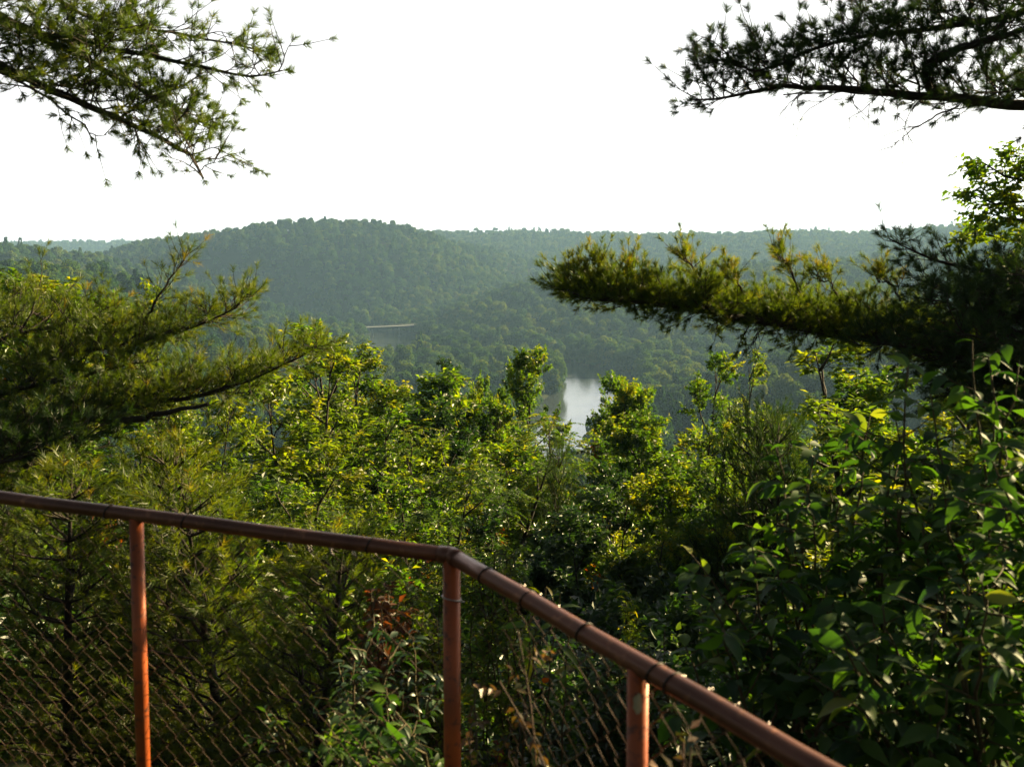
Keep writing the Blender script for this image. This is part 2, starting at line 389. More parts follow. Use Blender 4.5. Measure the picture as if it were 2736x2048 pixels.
# ------------------------------------------------------------------ far forest (one mass: stuff)
def far_crown(seed, conifer=False, R=5.0, Hh=9.0, nl=15, nc=64, cs=.95):
    """a distant tree: lobed crown of leaf clumps over a trunk, origin at ground"""
    rng = np.random.default_rng(seed); acc = Acc()
    if conifer:
        n = 420; t = rng.random(n) ** .8; rad = (1 - t) * R * .55 + .15; th = rng.random(n) * 6.283
        rr = rad * (0.75 + .35 * rng.random(n)) * (1 + .25 * np.sin(t * 60))
        pos = np.c_[rr * np.cos(th), rr * np.sin(th), 2 + t * (Hh + 5)]
        nr_ = nrm(np.c_[np.cos(th), np.sin(th), np.full(n, .6)] + .5 * rng.normal(size=(n, 3)))
        ax = nrm(np.c_[np.cos(th), np.sin(th), np.full(n, -.3)])
        leaves(acc, pos, ax, nr_, cs * 1.3, cs * .9, .12 + .2 * rng.random(n))
    else:
        for k in range(nl):
            if k == 0: c0 = np.array([0, 0, 5 + Hh * .45]); lr = R * .62
            else:
                th = k * 2.4 + rng.random(); ph = rng.random()
                rr = R * (.62 - .38 * ph ** 1.5); c0 = np.array([rr * math.cos(th), rr * math.sin(th), 4.2 + ph * Hh * .78]); lr = R * (.30 + .18 * rng.random())
            m = nc * (3 if k == 0 else 1)
            d = randv(rng, m); d[:, 2] = np.abs(d[:, 2]) * .9 - .25 * rng.random(m); d = nrm(d)
            pos = c0 + d * lr * (0.82 + .25 * rng.random((m, 1)))
            nor = nrm(d + .28 * rng.normal(size=(m, 3)))
            ax = nrm(np.cross(nor, randv(rng, m)))
            leaves(acc, pos - ax * cs * .5, ax, nor, cs * (.8 + .5 * rng.random(m)), cs * (.7 + .5 * rng.random(m)), .4 + .18 * rng.random() + .18 * rng.random(m))
    tube(acc, [(0, 0, -1), (0, 0, 6 if not conifer else 12)], [.28, .1], 5, .0, False)
    return acc

M['far'] = leaf_mat('distant_foliage', [(0, (.014, .040, .020)), (.3, (.030, .078, .026)), (.6, (.066, .130, .030)), (.85, (.12, .175, .032)), (1, (.18, .18, .04))],
                    trans=.30, tscale=(1.5, 1.4, .55), gloss=0, big=.012, objrand=.26)
src = bpy.data.collections.new('crown_kinds')           # not linked to the scene: only instanced by the far woods
far_meshes = []
for k in range(5): far_meshes.append(far_crown(100 + k, False, 4.6 + .4 * (k % 3), 8 + k % 3).mesh('distant_crown', M['far']))
far_meshes.append(far_crown(200, True).mesh('distant_conifer', M['far']))
for m_ in far_meshes: src.objects.link(bpy.data.objects.new(m_.name, m_))

def scatter_group():
    ng = bpy.data.node_groups.new('forest_scatter', 'GeometryNodeTree')
    ng.interface.new_socket('Geometry', in_out='INPUT', socket_type='NodeSocketGeometry')
    ng.interface.new_socket('Geometry', in_out='OUTPUT', socket_type='NodeSocketGeometry')
    N, Lk = ng.nodes, ng.links
    i = N.new('NodeGroupInput'); o = N.new('NodeGroupOutput')
    ci = N.new('GeometryNodeCollectionInfo'); ci.inputs[0].default_value = src; ci.inputs['Separate Children'].default_value = True; ci.inputs['Reset Children'].default_value = True
    ip = N.new('GeometryNodeInstanceOnPoints'); ip.inputs['Pick Instance'].default_value = True
    def attr(n, t):
        a = N.new('GeometryNodeInputNamedAttribute'); a.data_type = t; a.inputs[0].default_value = n; return a.outputs[0]
    Lk.new(i.outputs[0], ip.inputs['Points']); Lk.new(ci.outputs[0], ip.inputs['Instance'])
    Lk.new(attr('kind_index', 'INT'), ip.inputs['Instance Index'])
    Lk.new(attr('rot', 'FLOAT_VECTOR'), ip.inputs['Rotation']); Lk.new(attr('siz', 'FLOAT_VECTOR'), ip.inputs['Scale'])
    Lk.new(ip.outputs[0], o.inputs[0])
    return ng
NG = scatter_group()

def forest(name, label, X, Y, seed, smin=.75, smax=1.25, pc=.025):
    rng = np.random.default_rng(seed); n = len(X); Z = terrain(X, Y)
    m = bpy.data.meshes.new(name); m.vertices.add(n); m.vertices.foreach_set('co', np.c_[X, Y, Z - .5].ravel())
    # names sort alphabetically in the collection: conifer first (distant_conifer < distant_crown)
    con = (vnoise(X / 70., Y / 70., 77) > .84) | (rng.random(n) < pc)
    k = np.where(con, 0, 0 + 1 + rng.integers(0, 5, n))
    names = sorted([ob.name for ob in src.objects]); ci_ = [i for i, nn in enumerate(names) if 'conifer' in nn][0]
    cr_ = [i for i in range(6) if i != ci_]
    k = np.where(con, ci_, np.array(cr_)[rng.integers(0, 5, n)])
    m.attributes.new('kind_index', 'INT', 'POINT').data.foreach_set('value', k.astype(np.int32))
    m.attributes.new('rot', 'FLOAT_VECTOR', 'POINT').data.foreach_set('vector', np.c_[rng.normal(0, .06, n), rng.normal(0, .06, n), rng.random(n) * 6.283].ravel().astype(np.float32))
    far = 1 + np.clip((np.hypot(X, Y) - 1500) / 2500, 0, .8)
    s = (smin + (smax - smin) * rng.random(n)) * far
    m.attributes.new('siz', 'FLOAT_VECTOR', 'POINT').data.foreach_set('vector', np.c_[s, s, s / far ** .6 * (0.85 + .35 * rng.random(n))].ravel().astype(np.float32))
    o = bpy.data.objects.new(name, m); COL.objects.link(o)
    md = o.modifiers.new('scatter', 'NODES'); md.node_group = NG
    return tagit(o, label, 'woodland', None, 'stuff')

def woods():
    rng = np.random.default_rng(5)
    pts = []
    # polar candidates with spacing growing with distance
    for r0, r1, sp in [(95, 700, 7.2), (700, 1300, 8.0), (1300, 2000, 9.5), (2000, 2700, 13), (2700, 3900, 17)]:
        half = math.radians(42 if r1 < 2000 else 37)
        area = half * (r1 * r1 - r0 * r0); n = int(area / (sp * sp))
        r = np.sqrt(rng.random(n) * (r1 * r1 - r0 * r0) + r0 * r0); a = (rng.random(n) * 2 - 1) * half
        pts.append(np.c_[r * np.sin(a), r * np.cos(a)])
    rv = np.array([(p_[0], p_[1]) for p_ in RIVER], float); tt = rng.random(900) * 6 + 5 ; ii = tt.astype(int); ff = (tt - ii)[:, None]
    cc = rv[ii] * (1 - ff) + rv[np.minimum(ii + 1, len(rv) - 1)] * ff; tg = nrm(rv[np.minimum(ii + 1, len(rv) - 1)] - rv[ii])
    pts.append(cc + np.c_[tg[:, 1], -tg[:, 0]] * ((24 + 7 * rng.random(900)) * np.where(rng.random(900) < .5, 1, -1))[:, None])
    p = np.concatenate(pts); X, Y = p[:, 0], p[:, 1]
    dr, _ = nearest(X, Y, RIVER_S); ok = dr > river_half(Y) - 1.0
    X, Y = X[ok], Y[ok]; Z = terrain(X, Y)
    # leave out what ground in front hides well below its skyline
    r = np.hypot(X, Y); a = np.arctan2(X, Y); keep = np.ones(len(X), bool)
    for f in np.linspace(.1, .97, 40):
        zz = terrain(X * f, Y * f)
        los = EYE + (Z + 16 - EYE) * f
        keep &= ~(((zz + 7 * smoothstep(150, 400, r * f)) - los > 14 + .01 * r) & (r * f > 90))
    # the low wood down by the fence is built tree by tree; keep sight lines over the near slope
    el = (Z + 14 - EYE) / r
    pxx = 512 + F * X / Y; keep &= ~((pxx > 364) & (pxx < 416) & (Y < 925) & (HZ - F * (Z + 17 - EYE) / Y < 343))
    keep &= ~((pxx > 536) & (pxx < 597) & (Y < 545) & (HZ - F * (Z + 17 - EYE) / Y < 452))
    keep &= ~((r < 230) & (el > -.33))
    X, Y, a, r = X[keep], Y[keep], a[keep], r[keep]
    print('far trees', len(X))
    # which hill each stands on
    ds = []
    for pts_, sl, rd in RIDGES:
        d, z = nearest(X, Y, pts_); ds.append(z - sl * (np.sqrt(d * d + rd * rd) - rd))
    ds.append(np.full(len(X), RIVER_Z + 6.0)); w = np.argmax(ds, 0)
    info = [('hill_forest', 'hazy blue forest on the farthest ridge at the left skyline'),
            ('hill_forest', 'dense bluish forest covering the high rounded hill behind the bridge'),
            ('hill_forest', 'hazy forest along the long flat skyline ridge to the right'),
            ('hill_forest', 'forest on the left hillside that slopes down to the bridge'),
            ('hill_forest', 'greener forest on the nearer left hillside behind the pine branches'),
            ('hill_forest', 'rolling grey-green forest on the broad slope right of the river'),
            ('hill_forest', 'sunlit green forest on the near spur at the right beneath the long pine limb'),
            ('valley_forest', 'low dark wood on the valley floor inside the river bend')]
    for i, (nm, lb) in enumerate(info):
        s = w == i
        if s.sum() > 5: forest(nm, lb, X[s], Y[s], 40 + 40 + i, .55, 1.35)
woods()

def valley_tree(px, py, d, s, mi, label, hs=1.0):
    p = q(px, py, d); z = ground_z(p[0], p[1])
    acc_m = far_meshes[mi]
    o = bpy.data.objects.new('valley_tree', acc_m); COL.objects.link(o)
    o.location = (p[0], p[1], z - .5); hh = max(6., p[2] - z)
    nat = max(v.co.z for v in acc_m.vertices)
    o.scale = (s, s, hh / nat * hs); o.rotation_euler = (0, 0, px * 1.7)
    tagit(o, label, 'tree', 'single trees along the river')
# single trees told apart along the river
valley_tree(1208, 768, 560, 1.15, 1, 'pale round bushy tree on the tip of the wood beside the river bend')
valley_tree(1440, 752, 640, 1.3, 2, 'large round tree at the water edge on the right bank of the river')
valley_tree(1385, 790, 600, .6, 0, 'small brownish tree on the far bank right above the dark water')
valley_tree(1060, 762, 600, .9, 5, 'tall pointed light green tree in the middle of the valley wood', 1.0)

# ------------------------------------------------------------------ bridge
def bridge():
    a = q(770, 706.5, 905); b = q(930, 699.5, 925)
    root = empty('road_bridge', (a + b) / 2, 'long flat pale bridge with slim piers across the far river', 'bridge')
    u = nrm((b - a) * np.array([1, 1, 1.])); s = nrm(np.cross(u, [0, 0, 1]))
    def slab(name, p0, p1, w, z0, z1, mat):
        acc = Acc(); v = []
        for p in (p0, p1):
            for sw, sz in ((-w, z0), (w, z0), (w, z1), (-w, z1)): v.append(p + s * sw + np.array([0, 0, sz]))
        t = [[0, 1, 2], [0, 2, 3], [4, 6, 5], [4, 7, 6], [0, 4, 5], [0, 5, 1], [1, 5, 6], [1, 6, 2], [2, 6, 7], [2, 7, 3], [3, 7, 4], [3, 4, 0]]
        acc.add(v, t, .5); return acc.build(name, mat, root, True)
    conc = paint_mat('pale_concrete', (.28, .30, .32), (.24, .26, .27), .8, 0, 2)
    steel = paint_mat('dark_girder_steel', (.06, .075, .085), (.09, .10, .10), .6, .2, 2)
    slab('deck', a, b, 4.2, -.45, 0, conc)
    slab('girder', a, b, 3.2, -2.0, -.45, steel)
    for sg in (-1, 1):
        acc = Acc()
        for zz in (.55, 1.1): tube(acc, [a + s * 4.1 * sg + [0, 0, zz], b + s * 4.1 * sg + [0, 0, zz]], .07, 4)
        L = int(np.linalg.norm(b - a) / 3)
        for k in range(L + 1):
            p = a + (b - a) * k / L + s * 4.1 * sg; tube(acc, [p, p + [0, 0, 1.15]], .06, 4)
        acc.build('railing', conc, root, True)
    for px in (803, 861, 921):
        t_ = (px - 770) / 160.; p = a + (b - a) * t_
        acc = Acc()
        for sg in (-1, 1):
            pp = p + s * 2.6 * sg; tube(acc, [pp + [0, 0, -2.0], [pp[0], pp[1], RIVER_Z - 2]], .55, 10)
        v0 = p + [0, 0, -2.4]; tube(acc, [v0 - s * 3.4, v0 + s * 3.4], .45, 6)
        acc.build('pier', conc, root, True)
bridge()

# ------------------------------------------------------------------ broadleaf trees
def curve(p0, d0, L, n, rng, up=.0, wob=.12):
    p = np.array(p0, float); d = np.array(d0, float); out = [p.copy()]
    for i in range(n):
        d = d + np.array([0, 0, up / n]) + rng.normal(0, wob, 3) / math.sqrt(n); d /= np.linalg.norm(d)
        p = p + d * L / n; out.append(p.copy())
    return np.array(out)

def along(pl, t):
    k = len(pl) - 1; f = min(max(t, 0), .9999) * k; i = int(f); w = f - i
    return pl[i] * (1 - w) + pl[i + 1] * w, nrm(pl[i + 1] - pl[i])

def spread(d, ang, az):
    ref = np.array([0, 0, 1.]) if abs(d[2]) < .95 else np.array([1., 0, 0])
    u = nrm(np.cross(d, ref)); w = np.cross(u, d)
    return nrm(d * math.cos(ang) + (u * math.cos(az) + w * math.sin(az)) * math.sin(ang))

def twig_leaves(acc, pl, rng, kind, tint, nleaf, ls):
    """leaves along the twig polyline pl"""
    t = np.linspace(.12, 1, nleaf); k = len(pl) - 1; f = np.clip(t * k, 0, k - 1e-6); i = f.astype(int); w = (f - i)[:, None]
    pos = pl[i] * (1 - w) + pl[i + 1] * w; tg = nrm(pl[i + 1] - pl[i])
    sd = nrm(np.cross(tg, np.array([0, 0, 1.]) + .01)); sg = np.where(np.arange(nleaf) % 2, 1., -1.)[:, None]
    if kind == 'pinnate':
        ax = nrm(tg * .5 + sd * sg * .9 + np.array([0, 0, -.30]) + .22 * rng.normal(size=(nleaf, 3)))
        for a_, p_ in zip(ax, pos):
            m = 9; Lr = ls * 3.2 * (.8 + .4 * rng.random()); tt = np.repeat(np.linspace(.2, 1, m), 2)
            rp = p_ + a_ * Lr * tt[:, None] + np.array([0, 0, -1.]) * (Lr * .28 * tt ** 2)[:, None]
            s2 = nrm(np.cross(a_, [0, 0, 1.]) + 1e-6); s3 = np.tile([1., -1.], m)[:, None]
            lax = nrm(s2 * s3 + a_ * .45 + np.array([0, 0, -.35]) + .15 * rng.normal(size=(2 * m, 3)))
            nor = nrm(np.array([0, 0, 1.]) + .35 * rng.normal(size=(2 * m, 3)))
            leaves(acc, rp, lax, nor, ls * .85 * (1 - .3 * tt), ls * .27, np.clip(tint + .12 * rng.normal(size=2 * m), 0, .92))
        return
    ax = nrm(tg * .55 + sd * sg * .75 + np.array([0, 0, -.22]) + .38 * rng.normal(size=(nleaf, 3)))
    nor = nrm(np.array([0, 0, 1.]) + .55 * rng.normal(size=(nleaf, 3)))
    leaves(acc, pos, ax, nor, ls * (.7 + .55 * rng.random(nleaf)), ls * .56 * (.75 + .45 * rng.random(nleaf)), np.clip(tint + .13 * rng.normal(size=nleaf), 0, .92 if tint < .93 else 1))

def broadleaf(seed, H=10., R=2.2, base=.22, nprim=20, kind='simple', ls=.085, leaders=2, nl=11, lean=.1, droop=0., dens=1.0, rust=.01):
    rng = np.random.default_rng(seed); wood = Acc(); lf = Acc()
    trunks = []
    t0 = curve((0, 0, -.6), nrm(np.array([rng.normal(0, lean), rng.normal(0, lean), 1.])), H * .97, 12, rng, .3, .14)
    t0[:, 2] *= H * .97 / t0[-1, 2]; trunks.append((t0, base, H, .014 * H))
    for k in range(leaders - 1):
        p, d = along(t0, .2 + .2 * rng.random()); dd = spread(d, math.radians(22 + 14 * rng.random()), rng.random() * 6.28)
        t1 = curve(p, dd, (H - p[2]) * (.8 + .25 * rng.random()), 9, rng, .55, .14); trunks.append((t1, .25, np.linalg.norm(t1[-1] - p), .007 * H))
    for (tr, b0, hh, r0) in trunks:
        k = len(tr); tube(wood, tr, np.linspace(r0, .006, k) ** 1.0, 7, .5)
        npm = int(nprim * (hh / H)); az = rng.random() * 6.28
        for j in range(npm):
            t = b0 + (1 - b0) * (j + rng.random() * .6) / npm; p, d = along(tr, t); az += 2.4 + rng.normal(0, .3)
            x = (t - b0) / (1 - b0); prof = (.55 + .75 * x) if x < .35 else (.85 - .45 * ((x - .35) / .65) ** 1.8)
            L = R * prof * (.5 + .75 * rng.random()) * (1 if leaders == 1 else .8)
            ang = math.radians(68 - 34 * x + rng.normal(0, 7))
            b = curve(p, spread(d, ang, az), L, 6, rng, .45 - droop, .28)
            tube(wood, b, np.linspace(max(.006, r0 * .55 * (1 - x * .7)), .004, 7), 5, .5)
            ns = max(5, int(L * 7.5)); tb = rng.random() < rust
            for s in range(ns):
                ts = .40 + .60 * (s + rng.random() * .5) / ns; p2, d2 = along(b, ts)
                L2 = (.28 + .45 * (1 - ts)) * L * (.6 + .6 * rng.random()) + .12
                b2 = curve(p2, spread(d2, math.radians(48 + 12 * rng.normal()), rng.random() * 6.28), L2, 4, rng, .25 - droop, .25)
                tube(wood, b2, np.linspace(.008, .003, 5), 3, .5, False)
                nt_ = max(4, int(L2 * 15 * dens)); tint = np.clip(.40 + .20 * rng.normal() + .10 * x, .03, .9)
                if tb: tint = .98
                for u in range(nt_):
                    tu = .15 + .85 * (u + rng.random() * .5) / nt_; p3, d3 = along(b2, tu)
                    L3 = .10 + .16 * rng.random(); b3 = curve(p3, spread(d3, math.radians(48), rng.random() * 6.28), L3, 2, rng, .2 - droop, .2)
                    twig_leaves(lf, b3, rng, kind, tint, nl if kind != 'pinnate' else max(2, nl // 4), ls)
    return wood, lf

KINDS = {}
def kind(name, mat, **kw):
    wd, lf = broadleaf(**kw)
    nat = np.concatenate(lf.v)[:, 2].max()
    KINDS[name] = (wd.mesh('trunk', M['bark']), lf.mesh('crown', M[mat]), nat)
    print(name, sum(len(t) for t in lf.t))
kind('oak_a', 'leaf', seed=11, H=10, R=2.6, base=.1, nprim=19, leaders=3, nl=10, ls=.135)
kind('oak_b', 'leaf', seed=12, H=10, R=2.1, base=.1, nprim=19, leaders=2, nl=10, lean=.18, ls=.13)
kind('birch', 'leaf_yellow', seed=13, H=9, R=1.9, base=.12, nprim=18, leaders=3, nl=9, ls=.12, droop=.1, dens=.8)
kind('locust', 'leaf', seed=14, H=9, R=2.4, base=.12, nprim=15, leaders=3, kind='pinnate', nl=10, ls=.10, droop=.25, dens=.5)
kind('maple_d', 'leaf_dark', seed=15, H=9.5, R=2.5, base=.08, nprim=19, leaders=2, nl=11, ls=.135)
kind('sapling', 'leaf', seed=16, H=6, R=1.1, base=.1, nprim=22, leaders=2, nl=9, ls=.09, dens=.8)
kind('cherry', 'leaf', seed=17, H=8, R=1.9, base=.12, nprim=18, leaders=3, nl=8, ls=.125, dens=.75, rust=.05)

def plant_tree(name, kd, px, py, y, label, group, wide=1.0, rot=0.0, cat='tree', copies=False):
    """tree of a kind with its top at pixel (px,py) and forward distance y, rooted on the slope"""
    p = q(px, py, y); z = ground_z(p[0], p[1]) - .1
    tm, cm, nat = KINDS[kd]; h = max(1.2, p[2] - z); s = h / nat
    sx = (s * .6 + .4) * wide * 1.18
    o = empty(name, (p[0], p[1], z), label, cat, group, rot, (sx, sx, s))
    for nm, me in (('trunk', tm), ('crown', cm)):
        c_ = bpy.data.objects.new(nm, me); COL.objects.link(c_); c_.parent = o
    return o

G1 = 'broadleaf trees on the slope below the overlook'
T = [  # kind, px, py, distance, width, rot, label
 ('oak_b', 722, 735, 24, .95, .3, 'tall sunlit tree whose top meets the tip of the lower left pine branch'),
 ('birch', 700, 790, 22, .9, 2.0, 'yellow-green tree with thin forked dark stems left of centre'),
 ('oak_a', 842, 838, 25, .62, 1.0, 'tree with yellowing top leaves just below the gold-tipped sapling'),
 ('maple_d', 938, 806, 28, .5, 4.0, 'dark narrow tree standing alone against the hazy valley left of centre'),
 ('oak_b', 1068, 778, 25, .5, 5.1, 'tall bright tree just left of the shining river'),
 ('oak_a', 1128, 785, 26, .34, 2.2, 'bright bushy tree top touching the left edge of the river'),
 ('sapling', 1062, 822, 24, .8, 1.0, 'small pointed tree top left of the tall bright tree by the river'),
 ('sapling', 1228, 915, 25, .8, 3.0, 'small open tree silhouetted in front of the bright river water'),
 ('oak_a', 1352, 832, 26, .46, .5, 'round topped tree just right of the shining river'),
 ('oak_b', 1410, 850, 27, .42, 2.6, 'darker tree top between the river and the tall twin-topped tree'),
 ('oak_b', 1478, 776, 26, .55, 3.6, 'tall twin-topped tree, left leader, in front of the right hillside'),
 ('birch', 1562, 790, 27, .58, 1.4, 'light leafy tree top at the right end of the middle row'),
 ('locust', 960, 905, 18, .85, .9, 'feathery-leaved tree with drooping sprays in the centre of the slope'),
 ('locust', 1050, 960, 17.5, .7, 3.9, 'second feathery-leaved tree, right of the central one, with yellow drooping sprays'),
 ('maple_d', 880, 890, 21, .6, 2.9, 'shaded tree between the gold-tipped sapling and the central feathery tree'),
 ('oak_a', 1365, 920, 20, .6, 4.4, 'dense tree with a long bare dark trunk right of the river'),
 ('cherry', 800, 900, 18, .8, 1.9, 'loose tree with a few rusty leaves left of the central feathery tree'),
 ('locust', 590, 905, 15, .85, 5.0, 'pale feathery tree right of the left pine boughs'),
 ('birch', 480, 940, 13, .8, .2, 'light green tree under the end of the left pine boughs'),
 ('oak_b', 1470, 960, 19, .55, .8, 'tree with slender dark twin trunks left of the small dark pine'),
 ('maple_d', 1250, 1000, 16, .55, 3.3, 'dark green tree in the shade at the centre right'),
 ('cherry', 700, 1010, 13, .8, 4.9, 'tree with spreading dark limbs above the left rail'),
 ('locust', 860, 1060, 12, .8, 2.3, 'fine-leaved tree just behind the rail left of the corner post'),
 ('cherry', 960, 1030, 12.5, .6, 4.1, 'tree with spread forked limbs seen above the rail corner'),
 ('maple_d', 1080, 1080, 13, .55, 1.1, 'shaded tree directly above the fence corner'),
 ('maple_d', 1330, 1110, 12, .60, 5.6, 'deeply shaded tree behind the right rail'),
 ('oak_a', 1600, 1050, 14, .62, .1, 'bright yellow-green bushy tree at the right, lit along its rounded top'),
 ('birch', 1690, 1080, 13, .6, 4.8, 'glowing yellow tree between the small pine and the large-leaved shrubs'),
 ('birch', 1545, 1190, 11, .5, 2.8, 'sunlit fine-leaved tree just above the large-leaved shrub tip'),
 ('oak_b', 1450, 1180, 12, .45, 1.7, 'half shaded tree left of the large-leaved shrub tip'),
 ('oak_a', 1860, 800, 15, .60, 3.5, 'sunlit tree behind the right pine limb'),
 ('birch', 1850, 745, 11, .95, 2.0, 'brilliant yellow tree with dark crooked boughs under the right pine limb'),
 ('oak_b', 1990, 760, 12, .8, 5.3, 'tree in deep shade under the thick end of the right pine limb'),
 ('oak_a', 110, 590, 15, .75, .9, 'bright broadleaf tree at the left edge above the pine boughs'),
 ('oak_b', 240, 620, 17, .62, 2.4, 'bright broadleaf tree top poking up behind the left pine boughs'),
 ('birch', 395, 635, 18, .5, 3.1, 'narrow yellow-green tree top rising between the left pine sprays'),
 ('birch', 520, 745, 16, .7, 1.2, 'yellow-green tree glimpsed between the two left pine boughs'),
]
first_names = {'oak_a': 'oak_tree', 'oak_b': 'oak_tree', 'birch': 'birch_tree', 'locust': 'locust_tree', 'maple_d': 'maple_tree', 'sapling': 'young_tree', 'cherry': 'cherry_tree'}
T.append(('sapling', 818, 775, 21, 1.0, .6, 'slim gold-tipped sapling standing above its neighbours near the bridge'))
for kd, px, py, d, w, r, lb in T:
    o_ = plant_tree(first_names[kd], kd, px, py - (0 if 1150 < px < 1300 else 34 if d > 16 else 15), d, lb, G1, w * 1.3, r)
    if kd == 'sapling' and px == 818:
        for ch in [c_ for c_ in bpy.data.objects if c_.parent == o_ and c_.name.startswith('crown')]:
            ch.data = ch.data.copy(); ch.data.materials[0] = M['leaf_yellow']

rt = np.random.default_rng(77)
ORD = 'first second third fourth fifth sixth seventh eighth ninth tenth eleventh twelfth thirteenth fourteenth fifteenth sixteenth seventeenth eighteenth nineteenth twentieth'.split()
ORD += ['twenty-' + w_ for w_ in ORD[:9]] + ['thirtieth'] + ['thirty-' + w_ for w_ in ORD[:6]]
look = {'oak_a': 'leafy green', 'oak_b': 'narrow green', 'birch': 'yellow-green', 'maple_d': 'dark green', 'cherry': 'loose thin'}
px = 330
for i in range(36):
    px += 42 * (.6 + .8 * rt.random()); y = 12.5 + 13 * rt.random(); py = 1020 - (y - 12) * 9 + 70 * rt.random()
    if 1100 < px < 1330: py = max(py, 1040)
    kd = ['birch', 'oak_a', 'oak_b', 'birch', 'maple_d', 'oak_a', 'birch', 'cherry', 'locust'][i % 9]
    lk = look.get(kd, 'feathery-leaved')
    plant_tree(first_names[kd], kd, px, py, y, '%s tree, %s from the left of the crowded mid-slope trees' % (lk, ORD[i]), 'crowded trees in the middle of the slope', .6 + .3 * rt.random(), rt.random() * 6.28)

# ------------------------------------------------------------------ pines
def needles(acc, pos, d, rng, n=46, nl=.085, w=.0022, tint=.5, slen=.09, spr=.72):
    """tufts of needles: pos, d are arrays of shoot bases and directions"""
    k = len(pos); pos = np.repeat(np.asarray(pos), n, 0); d = np.repeat(nrm(np.asarray(d)), n, 0); m = k * n
    u = rng.random(m)[:, None]; rv = randv(rng, m); rv -= d * (rv * d).sum(1)[:, None]; rv = nrm(rv)
    ax = nrm(d * (.75 + .6 * u) + rv * spr + np.array([0, 0, -.05]))
    tn = np.clip(np.repeat(tint + .16 * rng.normal(size=k), n) + .08 * rng.normal(size=m), 0, .95)
    leaves(acc, pos + d * u * slen, ax, randv(rng, m), nl * (.7 + .4 * rng.random(m)), w, tn, 'needle')

def pine_limb(parent, pts, r0, r1, prof, rng, up=.25, gap=.11, mat='needle', n=40, nl=.085, w=.0024, tint=.45, t0=.08, elev=(0, .35), bare=0.0, tert=.13, name='branch', side=1.0):
    pts = np.asarray(pts, float)
    # smooth the polyline
    k = len(pts); tt = np.linspace(0, k - 1, k * 4); sm = np.stack([np.interp(tt, range(k), pts[:, i]) for i in range(3)], 1)
    for _ in range(3): sm[1:-1] = (sm[:-2] + sm[1:-1] * 2 + sm[2:]) / 4
    sm[1:-1] += rng.normal(0, .006, (len(sm) - 2, 3))
    if name == 'branch' and len(pts) > 3:      # the needles run past the wood: end the wood early
        dl = np.r_[0, np.cumsum(np.linalg.norm(np.diff(sm, axis=0), axis=1))]; sm = np.stack([np.interp(np.linspace(0, dl[-1] - (.24 if r0 == .05 else .13), len(sm)), dl, sm[:, i]) for i in range(3)], 1)
    wood = Acc(); nd = Acc(); sp, sd = [], []
    tube(wood, sm, np.linspace(r0, r1, len(sm)), 8)
    L = np.linalg.norm(np.diff(sm, axis=0), axis=1).sum(); m = int(L * (1 - t0) / gap); sg = 1
    for i in range(m):
        t = t0 + (1 - t0) * (i + rng.random() * .7) / m; p, d = along(sm, t); sg = -sg
        dh = nrm(np.array([d[0], d[1], 0]) + 1e-9); sdv = np.array([dh[1], -dh[0], 0]) * sg
        el = elev[0] + (elev[1] - elev[0]) * rng.random()
        a = math.radians(18 + 65 * rng.random())
        Ls = prof(t) * (.30 + 1.0 * rng.random()) * (.65 + .7 * float(vnoise(np.array([t * L / .28]), np.array([L * 7.]), 5)[0]))
        if Ls < .05: continue
        b = curve(p, nrm(dh * math.cos(a) + sdv * math.sin(a) * side + np.array([0, 0, el])), Ls, 6, rng, up, .42)
        tube(wood, b, np.linspace(max(.0035, min(r0 * .3, .003 + .008 * Ls)), .002, 7), 5, .5, False)
        dead = rng.random() < bare
        kk = max(2, int(Ls / tert)); s2 = 1
        for j in range(kk):
            tj = .2 + .8 * (j + rng.random() * .6) / kk; p2, d2 = along(b, tj); s2 = -s2
            dd = spread(d2, math.radians(35 + 20 * rng.random()), rng.random() * 6.28); dd = nrm(dd + np.array([0, 0, up * .35]))
            L3 = (.06 + .22 * rng.random() ** 1.5) * (1.2 - .5 * tj)
            b3 = curve(p2, dd, L3, 3, rng, up * .8, .15); tube(wood, b3, np.linspace(.0035, .0018, 4), 3, .5, False)
            if dead: continue
            sp.append(b3[-1]); sd.append(b3[-1] - b3[-2])
            if L3 > .12: sp.append(b3[1]); sd.append(b3[2] - b3[1] + .02 * rng.normal(size=3))
        if not dead: sp.append(b[-1]); sd.append(nrm(b[-1] - b[-2]))
    sp.append(sm[-1]); sd.append(sm[-1] - sm[-2])
    if sp: needles(nd, np.array(sp), nrm(np.array(sd)), rng, n, nl, w, tint, *((.035, 1.05) if nl < .06 else (.06, .85)))
    o = wood.build(name, M['bark_pine'], parent, True)
    if sp and nd.n:
        m_ = nd.mesh('needles', M[mat]); x = bpy.data.objects.new('needles', m_); COL.objects.link(x); x.parent = o
    return o

def pine_trunk(parent, x, y, top, r, lean=(0, 0)):
    z = ground_z(x, y) - .3; k = 12; t = np.linspace(0, 1, k)
    pts = np.c_[x + lean[0] * t, y + lean[1] * t, z + (top - z) * t]; acc = Acc(); tube(acc, pts, r * (1 - .75 * t) , 12)
    acc.build('trunk', M['bark_pine'], parent, True); return pts

def Q(lst): return [q(a, b, d) for a, b, d in lst]
def pine(x, y, label, name='pine_tree'): return empty(name, (x, y, ground_z(x, y)), label, 'pine tree', 'pines framing the view')

rg = np.random.default_rng(71)
